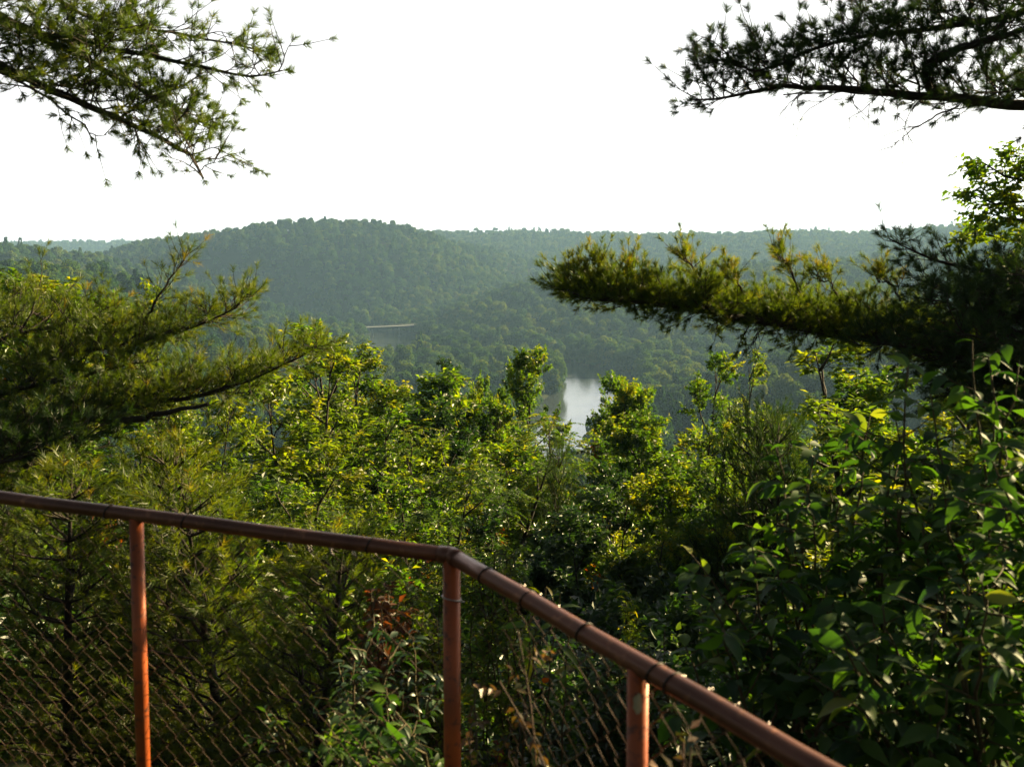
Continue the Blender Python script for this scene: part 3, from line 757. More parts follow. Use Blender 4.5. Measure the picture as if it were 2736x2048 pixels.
# upper left pine: two limbs hanging into the sky corner, trunk outside the frame
A = pine(-4.4, 5.4, 'pine on the upper left whose thick dark limbs hang into the sky corner')
pine_trunk(A, -4.4, 5.4, 9, .22)
base = np.array([-4.35, 5.4, 4.1])
pine_limb(A, [base + [0, 0, .2]] + Q([(-60, 110, 5.2), (75, 180, 5.1), (160, 215, 5.0), (250, 252, 5.0), (330, 285, 4.9), (400, 325, 4.8), (430, 362, 4.75), (443, 395, 4.7), (449, 430, 4.68)]), .055, .006,
          lambda t: (.62 if t < .82 else .26) * (1 - t * .6) + .06, rg, up=.1, gap=.030, n=50, tert=.05, nl=.058, w=.0030, t0=.45, elev=(-.35, .75), tint=.28)
pine_limb(A, Q([(-60, 20, 5.4), (60, 60, 5.3), (150, 110, 5.3), (240, 160, 5.2), (340, 215, 5.2), (430, 265, 5.1), (490, 285, 5.0)]), .03, .005,
          lambda t: .34 * (1 - t) ** .5 + .10, rg, up=.1, gap=.036, n=62, tert=.05, nl=.058, w=.0030, t0=.25, elev=(-.4, .6), tint=.3)
pine_limb(A, [base + [0, 0, 1.0]] + Q([(-60, 40, 5.4), (200, 98, 5.3), (330, 120, 5.2), (440, 146, 5.1), (520, 163, 5.1), (575, 163, 5.0), (620, 148, 5.0), (652, 128, 5.0)]), .045, .004,
          lambda t: .30 * max(0, 1 - t) ** .8 + .12, rg, up=.35, gap=.055, n=50, tert=.05, nl=.058, w=.0030, t0=.5, elev=(-.3, .8), tint=.28, bare=.12)
pine_limb(A, [base + [0, 0, 1.4]] + Q([(100, 20, 5.6), (280, 55, 5.5), (430, 80, 5.4), (540, 105, 5.3), (600, 120, 5.3)]), .03, .004,
          lambda t: .5 * max(0, 1 - t) ** .7 + .10, rg, up=.15, gap=.055, n=50, tert=.05, nl=.058, w=.0030, t0=.35, elev=(-.3, .5), tint=.28)
pine_limb(A, [base + [0, 0, -.1]] + Q([(-60, 140, 5.0), (60, 175, 4.9), (150, 250, 4.9), (210, 290, 4.8), (150, 310, 4.75)]), .02, .004,
          lambda t: .3 * max(0, 1 - t) ** .7 + .08, rg, up=.0, gap=.10, n=54, nl=.058, w=.003, t0=.5, elev=(-.5, .3), tint=.40)
# upper right pine
B = pine(5.2, 5.9, 'pine on the upper right whose dark limb crosses the sky corner')
pine_trunk(B, 5.2, 5.9, 10, .24)
pine_limb(B, [(5.15, 5.9, 3.1)] + Q([(2230, 238, 5.7), (2050, 209, 5.6), (1900, 196, 5.6), (1780, 189, 5.5), (1690, 186, 5.5), (1600, 203, 5.4), (1530, 219, 5.3), (1450, 212, 5.3)]), .062, .005,
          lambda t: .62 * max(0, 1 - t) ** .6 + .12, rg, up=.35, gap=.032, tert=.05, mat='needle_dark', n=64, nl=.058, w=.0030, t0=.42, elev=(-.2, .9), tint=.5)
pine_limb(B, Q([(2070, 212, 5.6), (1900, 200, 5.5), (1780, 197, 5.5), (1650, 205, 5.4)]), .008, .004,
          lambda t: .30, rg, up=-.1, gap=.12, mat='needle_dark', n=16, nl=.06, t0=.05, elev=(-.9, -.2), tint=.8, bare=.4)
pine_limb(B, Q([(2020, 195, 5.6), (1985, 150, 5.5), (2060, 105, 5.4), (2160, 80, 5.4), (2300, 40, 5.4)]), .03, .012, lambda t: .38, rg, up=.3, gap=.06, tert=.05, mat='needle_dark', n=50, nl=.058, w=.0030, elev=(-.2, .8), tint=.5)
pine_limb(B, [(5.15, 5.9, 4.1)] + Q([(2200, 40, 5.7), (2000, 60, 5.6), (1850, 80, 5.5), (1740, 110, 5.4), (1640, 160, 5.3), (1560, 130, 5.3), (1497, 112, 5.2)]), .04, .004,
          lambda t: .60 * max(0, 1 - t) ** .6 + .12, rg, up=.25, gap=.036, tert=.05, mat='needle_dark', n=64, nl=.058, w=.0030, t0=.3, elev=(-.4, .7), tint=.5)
pine_limb(B, Q([(2070, 228, 5.6), (2010, 255, 5.5), (1965, 285, 5.5), (1932, 315, 5.4)]), .007, .002, lambda t: .12, rg, up=-.2, gap=.12, n=4, nl=.03, bare=1.0, elev=(-.6, .1), name='dead_branch')
pine_limb(B, [(5.15, 5.9, 3.3)] + Q([(2300, 215, 5.0), (2200, 190, 4.9), (2140, 205, 4.9)]), .03, .005, lambda t: .30, rg, up=.2, gap=.06, tert=.05, mat='needle_dark', n=50, nl=.058, w=.0030, t0=.4, elev=(-.4, .6), tint=.6)
# right pine with the long level limb
Cc = pine(4.9, 8.0, 'pine on the right with the long level bough reaching over the valley')
pine_trunk(Cc, 4.9, 8.0, 6.5, .26)
for dy, tn, sd_ in ((0, .42, 1), (.45, .36, 2), (.22, .46, 3)):
    pine_limb(Cc, [(4.85, 8.0, -1.2 + .2 * dy)] + Q([(2200, 785, 8 + dy), (1950, 738, 8 + dy), (1800, 718, 7.9 + dy), (1650, 694, 7.8 + dy), (1500, 668, 7.7 + dy), (1380, 650, 7.6 + dy), (1300, 648 - 14 * dy, 7.5 + dy), (1230, 634 - 20 * dy, 7.5 + dy), (1200, 605, 7.5 + dy)]), .075, .006,
          lambda t: .42 * max(0, 1 - t) ** .35 + .07, rg, up=.34, gap=.022, mat='needle', n=44, nl=.066, w=.0044, t0=.12, elev=(-.10, .62), tint=tn, side=1, tert=.06)
for px, top in ((1275, 538), (1470, 522), (1680, 527), (1350, 556), (1560, 566), (1235, 560), (1760, 570), (1890, 572)):
    pine_limb(Cc, Q([(px + 55, 650, 7.7), (px + 32, (640 + top) / 2, 7.7), (px + 10, top + 38, 7.7), (px + 2, top + 24, 7.7)]), .010, .004, lambda t: .12 * (1 - t) + .03, rg, up=.6, gap=.022, n=44, nl=.060, w=.0042, t0=.1, elev=(.3, 1.0), tint=.62, name='shoot')
pine_limb(Cc, Q([(1660, 690, 7.8), (1640, 715, 7.7), (1625, 745, 7.7), (1612, 760, 7.7)]), .006, .002, lambda t: .16, rg, up=-.4, gap=.06, n=3, bare=1, elev=(-.9, -.1), name='dead_branch')
pine_limb(Cc, Q([(1760, 690, 7.8), (1690, 700, 7.7), (1620, 690, 7.7), (1560, 680, 7.7)]), .006, .002, lambda t: .16, rg, up=-.3, gap=.06, n=3, bare=1, elev=(-.8, .1), name='dead_branch')
pine_limb(Cc, [(4.9, 8.0, .4)] + Q([(2200, 600, 7.4), (2080, 578, 7.3), (1990, 552, 7.3), (1930, 520, 7.2), (1893, 495, 7.2)]), .045, .004,
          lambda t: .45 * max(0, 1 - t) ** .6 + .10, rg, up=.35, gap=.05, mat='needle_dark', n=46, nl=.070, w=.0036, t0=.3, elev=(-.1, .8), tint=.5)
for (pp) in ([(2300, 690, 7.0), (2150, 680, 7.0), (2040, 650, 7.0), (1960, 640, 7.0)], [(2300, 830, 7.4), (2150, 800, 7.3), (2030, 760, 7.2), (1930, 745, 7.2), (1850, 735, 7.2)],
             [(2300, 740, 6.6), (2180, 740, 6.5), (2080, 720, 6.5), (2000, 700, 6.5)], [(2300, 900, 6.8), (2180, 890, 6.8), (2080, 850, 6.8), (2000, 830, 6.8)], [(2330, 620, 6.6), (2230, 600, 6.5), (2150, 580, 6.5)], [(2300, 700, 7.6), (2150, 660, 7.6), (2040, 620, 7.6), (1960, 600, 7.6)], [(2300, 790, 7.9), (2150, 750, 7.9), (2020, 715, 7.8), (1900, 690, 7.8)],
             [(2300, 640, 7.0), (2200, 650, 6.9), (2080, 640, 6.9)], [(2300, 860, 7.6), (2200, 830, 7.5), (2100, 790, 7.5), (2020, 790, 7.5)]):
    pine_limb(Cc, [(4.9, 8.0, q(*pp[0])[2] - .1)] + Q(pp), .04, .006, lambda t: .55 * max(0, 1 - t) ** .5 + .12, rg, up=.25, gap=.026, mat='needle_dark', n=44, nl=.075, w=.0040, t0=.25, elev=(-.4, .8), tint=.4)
# left pine: sweeping boughs
D = pine(-5.0, 8.0, 'pine on the left with boughs sweeping up towards the valley')
pine_trunk(D, -5.0, 8.0, 5.5, .26)
for dy, tn in ((0, .42), (.5, .5)):
    pine_limb(D, [(-4.95, 8.0, -1.2)] + Q([(60, 785, 8 + dy), (150, 762, 7.9 + dy), (300, 735, 7.8 + dy), (420, 705, 7.7 + dy), (490, 676, 7.6 + dy), (540, 640, 7.6 + dy), (572, 590, 7.6 + dy)]), .05, .005,
          lambda t: .58 * max(0, 1 - t) ** .5 + .08, rg, up=.4, gap=.036, tert=.06, n=40, nl=.066, w=.0038, t0=.2, elev=(-.15, .9), tint=tn, side=.95)
    pine_limb(D, [(-4.95, 8.0, -1.9)] + Q([(60, 930, 7.4 + dy), (230, 892, 7.2 + dy), (330, 872, 7.0 + dy), (450, 850, 6.9 + dy), (560, 812, 6.8 + dy), (640, 775, 6.7 + dy), (700, 738, 6.7 + dy), (730, 715, 6.6 + dy)]), .05, .005,
          lambda t: .62 * max(0, 1 - t) ** .5 + .06, rg, up=.38, gap=.036, tert=.06, n=40, nl=.066, w=.0038, t0=.2, elev=(-.15, .9), tint=tn, side=.95)
pine_limb(D, Q([(310, 700, 7.8), (335, 650, 7.7), (370, 600, 7.7), (400, 560, 7.7), (406, 528, 7.7)]), .012, .004, lambda t: .28 * (1 - t) + .05, rg, up=.6, gap=.045, n=36, nl=.07, w=.003, elev=(.1, .9), tint=.5, name='shoot')
pine_limb(D, Q([(230, 905, 7.0), (300, 905, 6.7), (380, 886, 6.6), (450, 872, 6.5)]), .03, .012, lambda t: .2, rg, up=.0, gap=.3, n=3, bare=1, elev=(-.5, .2), name='dead_branch')
for pp in ([(-60, 750, 8.4), (60, 715, 8.4), (180, 690, 8.3), (280, 665, 8.3)], [(-60, 860, 7.6), (80, 830, 7.5), (220, 800, 7.5), (380, 770, 7.5)], [(-60, 960, 7.0), (60, 940, 6.8), (160, 900, 6.8), (240, 880, 6.8)],
           [(-60, 1010, 6.4), (50, 990, 6.3), (150, 960, 6.3), (230, 930, 6.3)], [(-60, 690, 9.4), (60, 680, 9.3), (150, 665, 9.3)]):
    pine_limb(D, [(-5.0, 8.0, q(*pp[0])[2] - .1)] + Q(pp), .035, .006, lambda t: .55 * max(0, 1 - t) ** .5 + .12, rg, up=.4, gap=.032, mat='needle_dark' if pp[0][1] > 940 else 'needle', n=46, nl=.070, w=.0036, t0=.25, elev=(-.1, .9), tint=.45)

# young pines: one mesh kind each, whorled limbs
def young_pine(name, seed, H, R, mat, n=26, nl=.08, w=.0034):
    rng = np.random.default_rng(seed); wood = Acc(); nd = Acc(); sp, sd = [], []
    tr = curve((0, 0, -.3), (0, 0, 1.), H + .3, 10, rng, .3, .05); tube(wood, tr, np.linspace(.012 * H, .005, 11), 7)
    nw = int(H / .19)
    for k in range(nw):
        t = .10 + .9 * k / nw; p, d = along(tr, t); nb = 5
        for j in range(nb):
            az = j * 6.283 / nb + k * 1.1 + rng.normal(0, .2); L = R * (1 - t) ** .7 * (.65 + .5 * rng.random()) + .1
            b = curve(p, nrm(np.array([math.cos(az), math.sin(az), .25 + .5 * t])), L, 5, rng, .45, .2); tube(wood, b, np.linspace(.012, .003, 6), 4, .5, False)
            kk = max(3, int(L / .075))
            for i in range(kk):
                tj = .15 + .85 * (i + rng.random() * .5) / kk; p2, d2 = along(b, tj)
                b3 = curve(p2, nrm(spread(d2, .75, rng.random() * 6.28) + [0, 0, .2]), .10 + .3 * rng.random() * (1 - tj * .5), 3, rng, .3, .15); tube(wood, b3, [.004, .003, .002, .002], 3, .5, False)
                for z in (1, 2, 3): sp.append(b3[z]); sd.append(b3[z] - b3[z - 1])
            sp.append(b[-1]); sd.append(b[-1] - b[-2])
    needles(nd, np.array(sp), nrm(np.array(sd)), rng, n, nl, w, .5)
    KINDS[name] = (wood.mesh('trunk', M['bark_pine']), nd.mesh('crown', M[mat]), H + .05)
    print(name, sum(len(t) for t in nd.t))
young_pine('pine_y', 31, 4.0, 1.15, 'needle', n=26, nl=.075, w=.005)
young_pine('pine_dk', 32, 4.0, 1.3, 'needle_dark', n=20, w=.005)
G2 = 'young pines on the slope'
for nm, kd, px, py, d, w, r, lb in [
    ('young_pine', 'pine_dk', 1600, 885, 12, .85, 0, 'dark shaded pine top standing among the bright trees right of centre'),
    ('young_pine', 'pine_dk', 1700, 905, 11, .7, 2, 'dark shaded pine next to the large-leaved shrubs'),
    ('juniper', 'pine_dk', 1200, 965, 16, .42, 1, 'narrow dark conical evergreen below the river opening'),
    ('young_pine', 'pine_y', 130, 1000, 5.4, 1.25, 3, 'soft yellow-green young pine behind the left end of the rail'),
    ('young_pine', 'pine_y', 310, 965, 6.6, 1.1, 5, 'olive young pine beneath the stub of the left bough'),
    ('young_pine', 'pine_y', 500, 1040, 5.2, 1.2, 1.2, 'soft yellow-green young pine behind the middle of the left rail'),
    ('young_pine', 'pine_y', 650, 1150, 4.5, 1.1, 4.2, 'low olive young pine seen through the chain-link left of the corner post'),
]: plant_tree(nm, kd, px, py, d, lb, G2, w, r)

# ------------------------------------------------------------------ right edge broadleaf
def leafy_limb(parent, pts, r0, rng, L=.4, gap=.10, ls=.07, mat='leaf', tint=.5, nl=8):
    pts = np.asarray(pts, float); wood = Acc(); lf = Acc(); tube(wood, pts, np.linspace(r0, .004, len(pts)), 6)
    LL = np.linalg.norm(np.diff(pts, axis=0), axis=1).sum(); m = int(LL / gap)
    for i in range(m):
        t = .1 + .9 * (i + rng.random() * .5) / m; p, d = along(pts, t)
        b = curve(p, spread(d, math.radians(50), rng.random() * 6.28), L * (1.1 - .6 * t) * (.5 + .6 * rng.random()), 4, rng, .15, .25); tube(wood, b, np.linspace(.006, .002, 5), 4, .5, False)
        for j in range(4):
            p2, d2 = along(b, .25 + .75 * j / 4); b3 = curve(p2, spread(d2, .8, rng.random() * 6.28), .10 + .1 * rng.random(), 2, rng, 0, .2)
            twig_leaves(lf, b3, rng, 'simple', tint + .1 * rng.normal(), nl, ls)
    o = wood.build('branch', M['bark'], parent, True); x = bpy.data.objects.new('leaves', lf.mesh('leaves', M[mat])); COL.objects.link(x); x.parent = o
E = empty('maple_tree', (6.3, 8.6, ground_z(6.3, 8.6)), 'broadleaf tree at the right edge with sunlit leaf sprays against the sky', 'tree', None)
pine_trunk(E, 6.3, 8.6, 6.0, .14)
for pp in ([(2400, 420, 8.4), (2260, 400, 8.3), (2170, 380, 8.2), (2115, 345, 8.2)], [(2400, 400, 8.4), (2260, 430, 8.3), (2150, 440, 8.2), (2090, 415, 8.2)], [(2400, 470, 8.4), (2260, 480, 8.2), (2170, 470, 8.2), (2120, 455, 8.2)],
           [(2400, 560, 8.6), (2250, 530, 8.5), (2150, 510, 8.5), (2085, 500, 8.5)], [(2400, 350, 8.4), (2260, 340, 8.3), (2180, 350, 8.2)]):
    leafy_limb(E, [(6.3, 8.6, q(*pp[0])[2] - .3)] + Q(pp), .03, rg, L=.34, mat='leaf_yellow' if pp[0][1] > 500 else 'leaf', tint=.55)

# ------------------------------------------------------------------ large-leaved shrubs (bottom right)
def big_shrub(label, bx, by, tips, seed, ls=.10, name='broadleaf_shrub', mat='leaf_big', twig=.30, nlv=6, gap=.115, group='large-leaved shrubs beside the fence', cat='shrub', kindl='big', wl=.44, t_from=.30):
    rng = np.random.default_rng(seed); root = empty(name, (bx, by, ground_z(bx, by)), label, cat, group)
    wood = Acc(); lf = Acc(); P0, AX, NO, LS, TT = [], [], [], [], []
    for (px, py, d) in tips:
        tip = q(px, py, d); b0 = np.array([bx, by, 0]) + np.r_[rng.normal(0, .12, 2), 0]; b0[2] = ground_z(b0[0], b0[1]) - .05
        mid = (b0 * .45 + tip * .55) + np.array([0, 0, .04 * np.linalg.norm(tip - b0)]) + rng.normal(0, .05, 3)
        t = np.linspace(0, 1, 12)[:, None]; st = (1 - t) ** 2 * b0 + 2 * t * (1 - t) * mid + t * t * tip
        st[1:-1] += rng.normal(0, .008, (10, 3)); tube(wood, st, np.linspace(.010, .0025, 12), 6, .5)
        L = np.linalg.norm(np.diff(st, axis=0), axis=1).sum(); m = max(3, int(L * (1 - t_from) / gap))
        segs = [(st[7:], 8)]
        for i in range(m):
            tt = t_from + (1 - t_from) * (i + .5 * rng.random()) / m; p, dd = along(st, tt)
            o_ = spread(dd, math.radians(55), rng.random() * 6.28); o_[2] = abs(o_[2]) * .5
            b = curve(p, nrm(o_), twig * (.4 + .8 * rng.random()) * (1.15 - .6 * tt), 4, rng, .1, .25); tube(wood, b, np.linspace(.004, .0016, 5), 4, .5, False); segs.append((b, nlv))
        for pl, nn in segs:
            f = np.linspace(.15, 1, nn) * (len(pl) - 1) - 1e-6; i = f.astype(int); w = (f - i)[:, None]
            pos = pl[i] * (1 - w) + pl[i + 1] * w; tg = nrm(pl[i + 1] - pl[i]); sd = nrm(np.cross(tg, [0, 0, 1.])); sg = np.where(np.arange(nn) % 2, 1., -1.)[:, None]
            ax = nrm(tg * .55 + sd * sg * .8 + np.array([0, 0, -.42]) + .28 * rng.normal(size=(nn, 3)))
            P0.append(pos); AX.append(ax); NO.append(nrm(np.array([0, 0, 1.]) + .42 * rng.normal(size=(nn, 3))))
            LS.append(ls * (.40 + .85 * rng.random(nn))); TT.append(np.clip(.42 + .2 * rng.normal() + .14 * rng.normal(size=nn), 0, 1))
    P0, AX, NO, LS, TT = map(np.concatenate, (P0, AX, NO, LS, TT))
    leaves(lf, P0, AX, NO, LS, LS * wl, TT, kindl)
    for nm, ac, mt in (('stem', wood, 'stem'), ('leaves', lf, mat)): ac.build(nm, M[mt], root, True)
    return root
def tipset(rng, n, poly, d0, d1):
    """random tip positions inside a quad given in 2212-px coordinates"""
    out = []
    for _ in range(n):
        u, v = rng.random(), rng.random(); a, b, c_, d = [np.array(p, float) for p in poly]
        p = a * (1 - u) * (1 - v) + b * u * (1 - v) + c_ * u * v + d * (1 - u) * v; out.append((p[0], p[1], d0 + (d1 - d0) * rng.random()))
    return out
r5 = np.random.default_rng(9)
big_shrub('tallest large-leaved shrub, its top sprig standing against the dark right pine', 1.75, 3.3, [(2100, 735, 3.3), (2135, 770, 3.2), (1960, 792, 3.4), (2010, 850, 3.4), (1930, 880, 3.5), (2200, 790, 3.2)] + tipset(r5, 12, [(1900, 900), (2212, 820), (2212, 1200), (1900, 1250)], 3.0, 3.7), 1)
big_shrub('large-leaved shrub reaching left over the glowing yellow trees', 1.35, 3.7, [(1675, 965, 3.7), (1690, 1045, 3.6), (1760, 975, 3.7), (1830, 935, 3.7), (1880, 895, 3.7), (1700, 1110, 3.5), (1790, 1050, 3.6)] + tipset(r5, 11, [(1720, 1050), (2000, 950), (2000, 1350), (1800, 1300)], 3.3, 3.9), 2)
big_shrub('lowest large-leaved shrub, closest to the end of the right rail', .95, 3.1, [(1492, 1195, 3.3), (1560, 1215, 3.3), (1625, 1180, 3.3), (1680, 1230, 3.2), (1480, 1395, 3.1), (1510, 1320, 3.2)] + tipset(r5, 14, [(1520, 1260), (1900, 1250), (1950, 1560), (1560, 1500)], 2.7, 3.4), 3)
big_shrub('dense large-leaved shrub in the shaded lower right corner', 1.45, 2.75, tipset(r5, 22, [(1800, 1300), (2212, 1150), (2260, 1650), (1800, 1620)], 2.3, 3.1), 4)
big_shrub('large-leaved shrub at the right edge under the tallest sprig', 2.1, 2.9, tipset(r5, 16, [(2050, 1000), (2350, 900), (2350, 1500), (2050, 1450)], 2.6, 3.2), 5)

# ------------------------------------------------------------------ low plants behind the fence
G3 = 'low plants behind the fence'
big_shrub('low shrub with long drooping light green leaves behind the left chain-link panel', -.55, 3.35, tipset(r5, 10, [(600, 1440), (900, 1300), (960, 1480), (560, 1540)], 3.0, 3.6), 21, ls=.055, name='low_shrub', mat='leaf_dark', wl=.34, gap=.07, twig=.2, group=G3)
big_shrub('small plant with narrow arching leaves just beyond the right rail', .12, 4.2, [(1180, 1265, 4.3), (1210, 1280, 4.2), (1150, 1300, 4.2), (1230, 1330, 4.2)], 22, ls=.14, name='weed', wl=.24, gap=.3, twig=.12, nlv=4, group=G3, cat='plant', mat='leaf')
big_shrub('leafy weed at the foot of the corner post', -.2, 3.0, tipset(r5, 9, [(700, 1500), (960, 1440), (1000, 1600), (700, 1650)], 2.7, 3.1), 23, ls=.07, name='weed', wl=.4, gap=.07, twig=.16, group=G3, cat='plant')
big_shrub('shrub with rusty brown dying leaves behind the chain-link near the corner post', -.75, 4.1, tipset(r5, 6, [(740, 1270), (860, 1265), (870, 1320), (770, 1320)], 3.9, 4.3), 24, ls=.05, name='low_shrub', wl=.5, gap=.06, twig=.18, nlv=10, group=G3, mat='leaf_red', kindl='simple', t_from=.6)
big_shrub('bright sunlit small-leaved shrub left of the corner post', -.3, 4.4, tipset(r5, 16, [(850, 1270), (950, 1280), (960, 1400), (860, 1380)], 4.1, 4.7), 25, ls=.042, name='low_shrub', wl=.55, gap=.05, twig=.22, nlv=11, group=G3, mat='leaf_yellow', kindl='simple', t_from=.45)
big_shrub('slender sunlit yellow-green spike plant beyond the right rail', 1.0, 6.4, [(1352, 1262, 6.4), (1365, 1300, 6.4), (1375, 1335, 6.3), (1385, 1360, 6.3)], 26, ls=.05, name='weed', wl=.4, gap=.03, twig=.09, nlv=7, group=G3, cat='plant', mat='leaf_yellow', kindl='simple', t_from=.6)
big_shrub('yellow-green bush rising above the right rail by the corner', .1, 6.0, tipset(r5, 12, [(1010, 1190), (1110, 1170), (1120, 1260), (1030, 1260)], 5.6, 6.2), 27, ls=.05, name='low_shrub', wl=.5, gap=.05, twig=.22, nlv=10, group=G3, mat='leaf_yellow', kindl='simple', t_from=.5)
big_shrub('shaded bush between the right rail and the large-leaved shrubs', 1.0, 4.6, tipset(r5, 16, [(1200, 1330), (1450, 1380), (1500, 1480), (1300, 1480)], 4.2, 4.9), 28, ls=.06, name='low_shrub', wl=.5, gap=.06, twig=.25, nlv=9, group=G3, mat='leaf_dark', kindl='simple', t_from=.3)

# thicket filling the slope between the trees: nobody could count it
def thicket():
    c2 = bpy.data.collections.new('thicket_kinds'); ms = []
    for k in range(4):
        wd, lf = broadleaf(300 + k, H=2.6, R=1.5, base=.05, nprim=20, leaders=3, nl=8, ls=.085 + .01 * k, dens=.9, kind='simple', lean=.5)
        m_ = lf.mesh('bush_%d' % k, M['leaf'] if k % 2 else M['leaf_dark']); c2.objects.link(bpy.data.objects.new(m_.name, m_))
    rng = np.random.default_rng(8); n = 900
    Y = 4.6 + 60 * rng.random(n) ** 1.4; X = (rng.random(n) * 2 - 1) * (Y * .75 + 2)
    ok_ = ~((X < .2) & (Y < 7.5)); X, Y = X[ok_], Y[ok_]; n = len(X)
    m = bpy.data.meshes.new('thicket'); m.vertices.add(n); m.vertices.foreach_set('co', np.c_[X, Y, terrain(X, Y) - .2].ravel())
    m.attributes.new('kind_index', 'INT', 'POINT').data.foreach_set('value', rng.integers(0, 4, n).astype(np.int32))
    m.attributes.new('rot', 'FLOAT_VECTOR', 'POINT').data.foreach_set('vector', np.c_[rng.normal(0, .1, n), rng.normal(0, .1, n), rng.random(n) * 6.28].ravel().astype(np.float32))
    s = (.55 + .7 * rng.random(n)) * np.clip(Y / 9, .5, 1.3)
    m.attributes.new('siz', 'FLOAT_VECTOR', 'POINT').data.foreach_set('vector', np.c_[s, s, s].ravel().astype(np.float32))
    o = bpy.data.objects.new('undergrowth', m); COL.objects.link(o); md = o.modifiers.new('scatter', 'NODES')
    ng = NG.copy(); md.node_group = ng
    for nd_ in ng.nodes:
        if nd_.type == 'COLLECTION_INFO': nd_.inputs[0].default_value = c2
    tagit(o, 'shaded undergrowth covering the slope between the trees', 'undergrowth', None, 'stuff')
thicket()

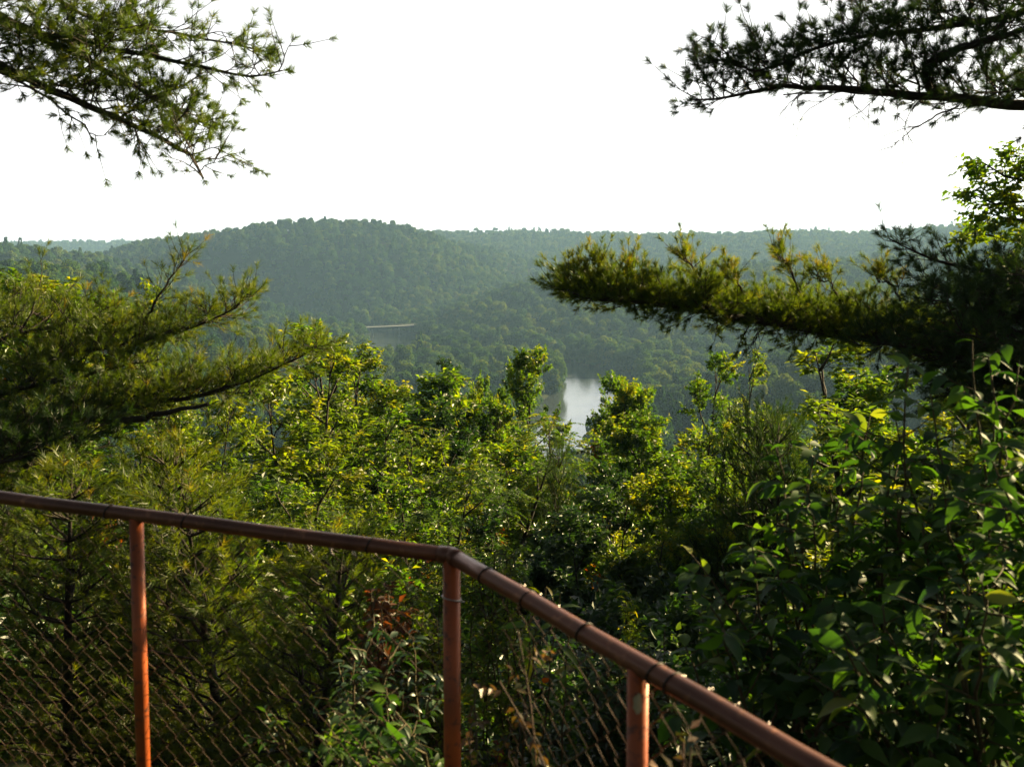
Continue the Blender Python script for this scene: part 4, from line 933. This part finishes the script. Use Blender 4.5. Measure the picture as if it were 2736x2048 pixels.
# ------------------------------------------------------------------ fence
def fence():
    rz = EYE - .79
    def hit(px, py):
        """point at the height of the rail seen at a pixel of the 1024 px frame"""
        a_ = P(px, py, 1.0); k_ = (rz - EYE) / (a_[2] - EYE); return np.array([a_[0] * k_, k_, rz])
    pB = hit(451.5, 555.0); pA = hit(36, 501.5); pC = hit(678, 686)
    pA = pB + (pA - pB) * 2.1; pC = pB + (pC - pB) * 2.4
    root = empty('chain_link_fence', (pB[0], pB[1], 0), 'rust-red pipe fence with chain-link mesh turning a corner at the overlook edge', 'fence')
    R_ = .0205
    for p0, p1 in ((pA, pB), (pB, pC)):
        acc = Acc(); t = np.linspace(0, 1, 12)[:, None]; pts = p0 + (p1 - p0) * t; pts[1:-1, 2] += .0015 * np.sin(np.arange(10) * 2.1)
        tube(acc, pts, R_, 24); acc.build('top_rail', M['rail'], root, True)
    # mitred elbow over the corner
    acc = Acc(); u1 = nrm(pB - pA); u2 = nrm(pC - pB); tube(acc, [pB - u1 * .035, pB - u1 * .012, pB, pB + u2 * .012, pB + u2 * .035], .0225, 24); acc.build('elbow', M['rail'], root, True)
    def post(p, r=.0205):
        acc = Acc(); z = ground_z(p[0], p[1]) - .2; tube(acc, [(p[0], p[1], z), (p[0], p[1], rz * .5), (p[0], p[1], rz - R_ * .4)], r, 24)
        return acc.build('post', M['post'], root, True)
    def on(p0, p1, px):        # point of the rail at column px of the 2212 view
        k = (px / 2.16 - 512) / F; k /= 1
        # x = k*y (pitch only tilts rows): solve along the segment
        t = (k * p0[1] - p0[0]) / ((p1[0] - p0[0]) - k * (p1[1] - p0[1])); return p0 + (p1 - p0) * t
    # pitch changes the x/y ratio with height, so correct by iterating on the true projection
    def col(p):
        v = p - np.array([0, 0, EYE]); zc = v[1] * _ca - v[2] * _sa; return (512 + F * v[0] / zc) * 2.16
    def find(p0, p1, px):
        lo, hi = 0., 1.
        for _ in range(40):
            m = (lo + hi) / 2
            if col(p0 + (p1 - p0) * m) < px: lo = m
            else: hi = m
        return p0 + (p1 - p0) * lo
    post(find(pA, pB, 294)); post(pB + np.array([0, -.0, 0]), .0225); post(find(pB, pC, 1378)); post(pA); post(pC)
    # tie bands round the rail
    def band(p, u, R0=R_ + .001, tail=True):
        acc = Acc(); a = np.linspace(0, 2 * math.pi, 19); s = nrm(np.cross(u, [0, 0, 1.])); w = np.cross(s, u)
        lean = .25 * np.sin(a)[:, None] * u * .03
        tube(acc, p + R0 * (np.cos(a)[:, None] * s + np.sin(a)[:, None] * w) + lean, .0022, 6)
        if tail:
            e = p - np.array([0, 0, R0]); tube(acc, [e - s * .004, e + [0, 0, -.012] - s * .003, e + u * .018 + [0, 0, -.03]], .0019, 5)
        acc.build('tie_wire', M['band'], root, True)
    for px in (-40, 236, 402, 800): band(find(pA, pB, px), u1)
    for px in (1050, 1140, 1262, 1415, 1452): band(find(pB, pC, px), u2, tail=False)
    # pale wire twisted round the corner post
    acc = Acc(); a = np.linspace(0, 2 * math.pi * .98, 22); zt = q(975, 1280, 2.4)[2]
    tube(acc, np.c_[pB[0] + .0245 * np.cos(a), pB[1] + .0245 * np.sin(a), zt + .006 * np.cos(a + 2.6)], .0018, 6)
    tube(acc, [(pB[0] + .018, pB[1] - .018, zt - .003), (pB[0] + .034, pB[1] - .012, zt - .006)], .0018, 5); acc.build('tie_wire', M['zinc'], root, True)
    # chain-link mesh: woven zigzag wires on the valley side of the posts
    def mesh(p0, p1, seed):
        rng = np.random.default_rng(seed); u = nrm(p1 - p0); nrm_ = np.array([-u[1], u[0], 0]); nrm_ *= np.sign(nrm_[1] + nrm_[0] * .3) or 1
        L = np.linalg.norm(p1 - p0); D = .034; top = rz - R_ - .012; rows = int((top - .05) / D); wires = Acc(); tips = Acc()
        off = nrm_ * .026
        for i in range(int(L / D)):
            x0 = i * D; pts = []
            for r in range(rows):
                side = (r + i) % 2; z = top - r * D; x = x0 + side * D; bul = .004 * (1 if side else -1)
                pts.append(p0 * [1, 1, 0] + u * [1, 1, 0] * (x + .002 * math.sin(i * 1.3 + r)) + np.array([0, 0, z + .012 * math.sin(i * .35 + seed)]) + off + nrm_ * (bul + .012 * math.sin(x * 2 + r * .2)))
            tube(wires, np.array(pts), .0011, 4, .5, False)
            e = np.array(pts[0]); a = np.linspace(0, 4 * math.pi, 9)
            tube(tips, np.c_[e[0] + .002 * np.cos(a) + u[0] * np.linspace(0, -.014, 9), e[1] + .002 * np.sin(a) + u[1] * np.linspace(0, -.014, 9), e[2] + np.linspace(-.004, .026, 9)], .0017, 4, .5)
        nw_ = sum(len(t) for t in wires.t); nt_ = sum(len(t) for t in tips.t)
        wires.v += tips.v; wires.t += [t + wires.n for t in tips.t]; wires.a += tips.a; wires.sm += tips.sm
        o = wires.build('wire_mesh', M['wire'], root, True); o.data.materials.append(M['zinc'])
        o.data.polygons.foreach_set('material_index', np.r_[np.zeros(nw_, np.int32), np.ones(nt_, np.int32)])
    mesh(pA, pB - u1 * .03, 3); mesh(pB + u2 * .03, pC, 5)
    # patch of peeled pale paint on the third post
    p3 = find(pB, pC, 1378); acc = Acc(); rng = np.random.default_rng(4); a = np.linspace(0, 6.283, 15)[:-1]
    n_ = nrm(np.array([-p3[0], -p3[1], 0])); s_ = np.array([-n_[1], n_[0], 0]); zc = rz - .07
    rim = [(.007 + .003 * rng.random()) * math.cos(x) for x in a]; rz_ = [(.016 + .008 * rng.random()) * math.sin(x) for x in a]
    v = [p3 * [1, 1, 0] + n_ * math.sqrt(max(0, .0211 ** 2 - x * x)) + s_ * x + np.array([0, 0, zc + z]) for x, z in zip(rim, rz_)]
    v.append(p3 * [1, 1, 0] + n_ * .0213 + np.array([0, 0, zc])); t = [[i, (i + 1) % 14, 14] for i in range(14)]
    acc.add(v, t, .5); acc.build('peeled_patch', M['zinc'], root, True)
    # dried vine tangled in the right hand panel
    vr = empty('dried_vine', (.1, 2.1, 0), 'withered vine with small brown and green leaves tangled in the right fence panel', 'vine')
    rng = np.random.default_rng(12); wood = Acc(); lf = Acc(); nn = np.array([-u2[1], u2[0], 0]); nn *= np.sign(nn[1])
    for k in range(15):
        t = rng.random() * 1.5; p = pB + u2 * (t + .03) + nn * .04; p = np.array([p[0], p[1], max(0, .0)])
        b = curve(p, nrm(np.array([rng.normal(0, .2), rng.normal(0, .2), 1])), .75 + .38 * rng.random(), 12, rng, 0, .5)
        b[:, 2] = np.minimum(b[:, 2], rz - .045); dd = ((b - pB) @ nn); b -= nn * (dd - .035)[:, None] * .8
        tube(wood, b, .0018, 4, .5, False)
        for j in range(9): twig_leaves(lf, curve(along(b, .15 + .85 * rng.random())[0], randv(rng, 1)[0], .07, 2, rng), rng, 'simple', .5 + .3 * rng.random(), 6, .030)
    wood.build('stem', M['twig'], vr, True)
    m_ = leaf_mat('withered_leaf', [(0, (.03, .045, .012)), (.45, (.05, .06, .015)), (.6, (.10, .06, .025)), (.9, (.20, .11, .06)), (1, (.3, .2, .15))], trans=.35, gloss=.05)
    lf.build('leaves', m_, vr, True)
fence()

# ------------------------------------------------------------------ haze
def haze():
    bx = (-4300, -900, RIVER_Z - 60, 4300, 4300, 190)
    v = [(bx[i], bx[j], bx[k]) for k in (2, 5) for j in (1, 4) for i in (0, 3)]
    f = [(0, 2, 3, 1), (4, 5, 7, 6), (0, 1, 5, 4), (2, 6, 7, 3), (0, 4, 6, 2), (1, 3, 7, 5)]
    m = bpy.data.meshes.new('haze'); m.from_pydata(v, [], f); m.update()
    o = bpy.data.objects.new('haze', m); COL.objects.link(o)
    mt = bpy.data.materials.new('haze'); mt.use_nodes = True; nt = mt.node_tree; nt.nodes.clear()
    out = nt.nodes.new('ShaderNodeOutputMaterial'); pv = nt.nodes.new('ShaderNodeVolumePrincipled')
    pv.inputs['Color'].default_value = (.36, .62, 1.0, 1); pv.inputs['Density'].default_value = HAZE
    pv.inputs['Anisotropy'].default_value = .2
    nt.links.new(pv.outputs[0], out.inputs['Volume']); m.materials.append(mt)
    tagit(o, 'pale blue haze filling the valley air', 'haze', None, 'stuff')
HAZE = .00019
haze()
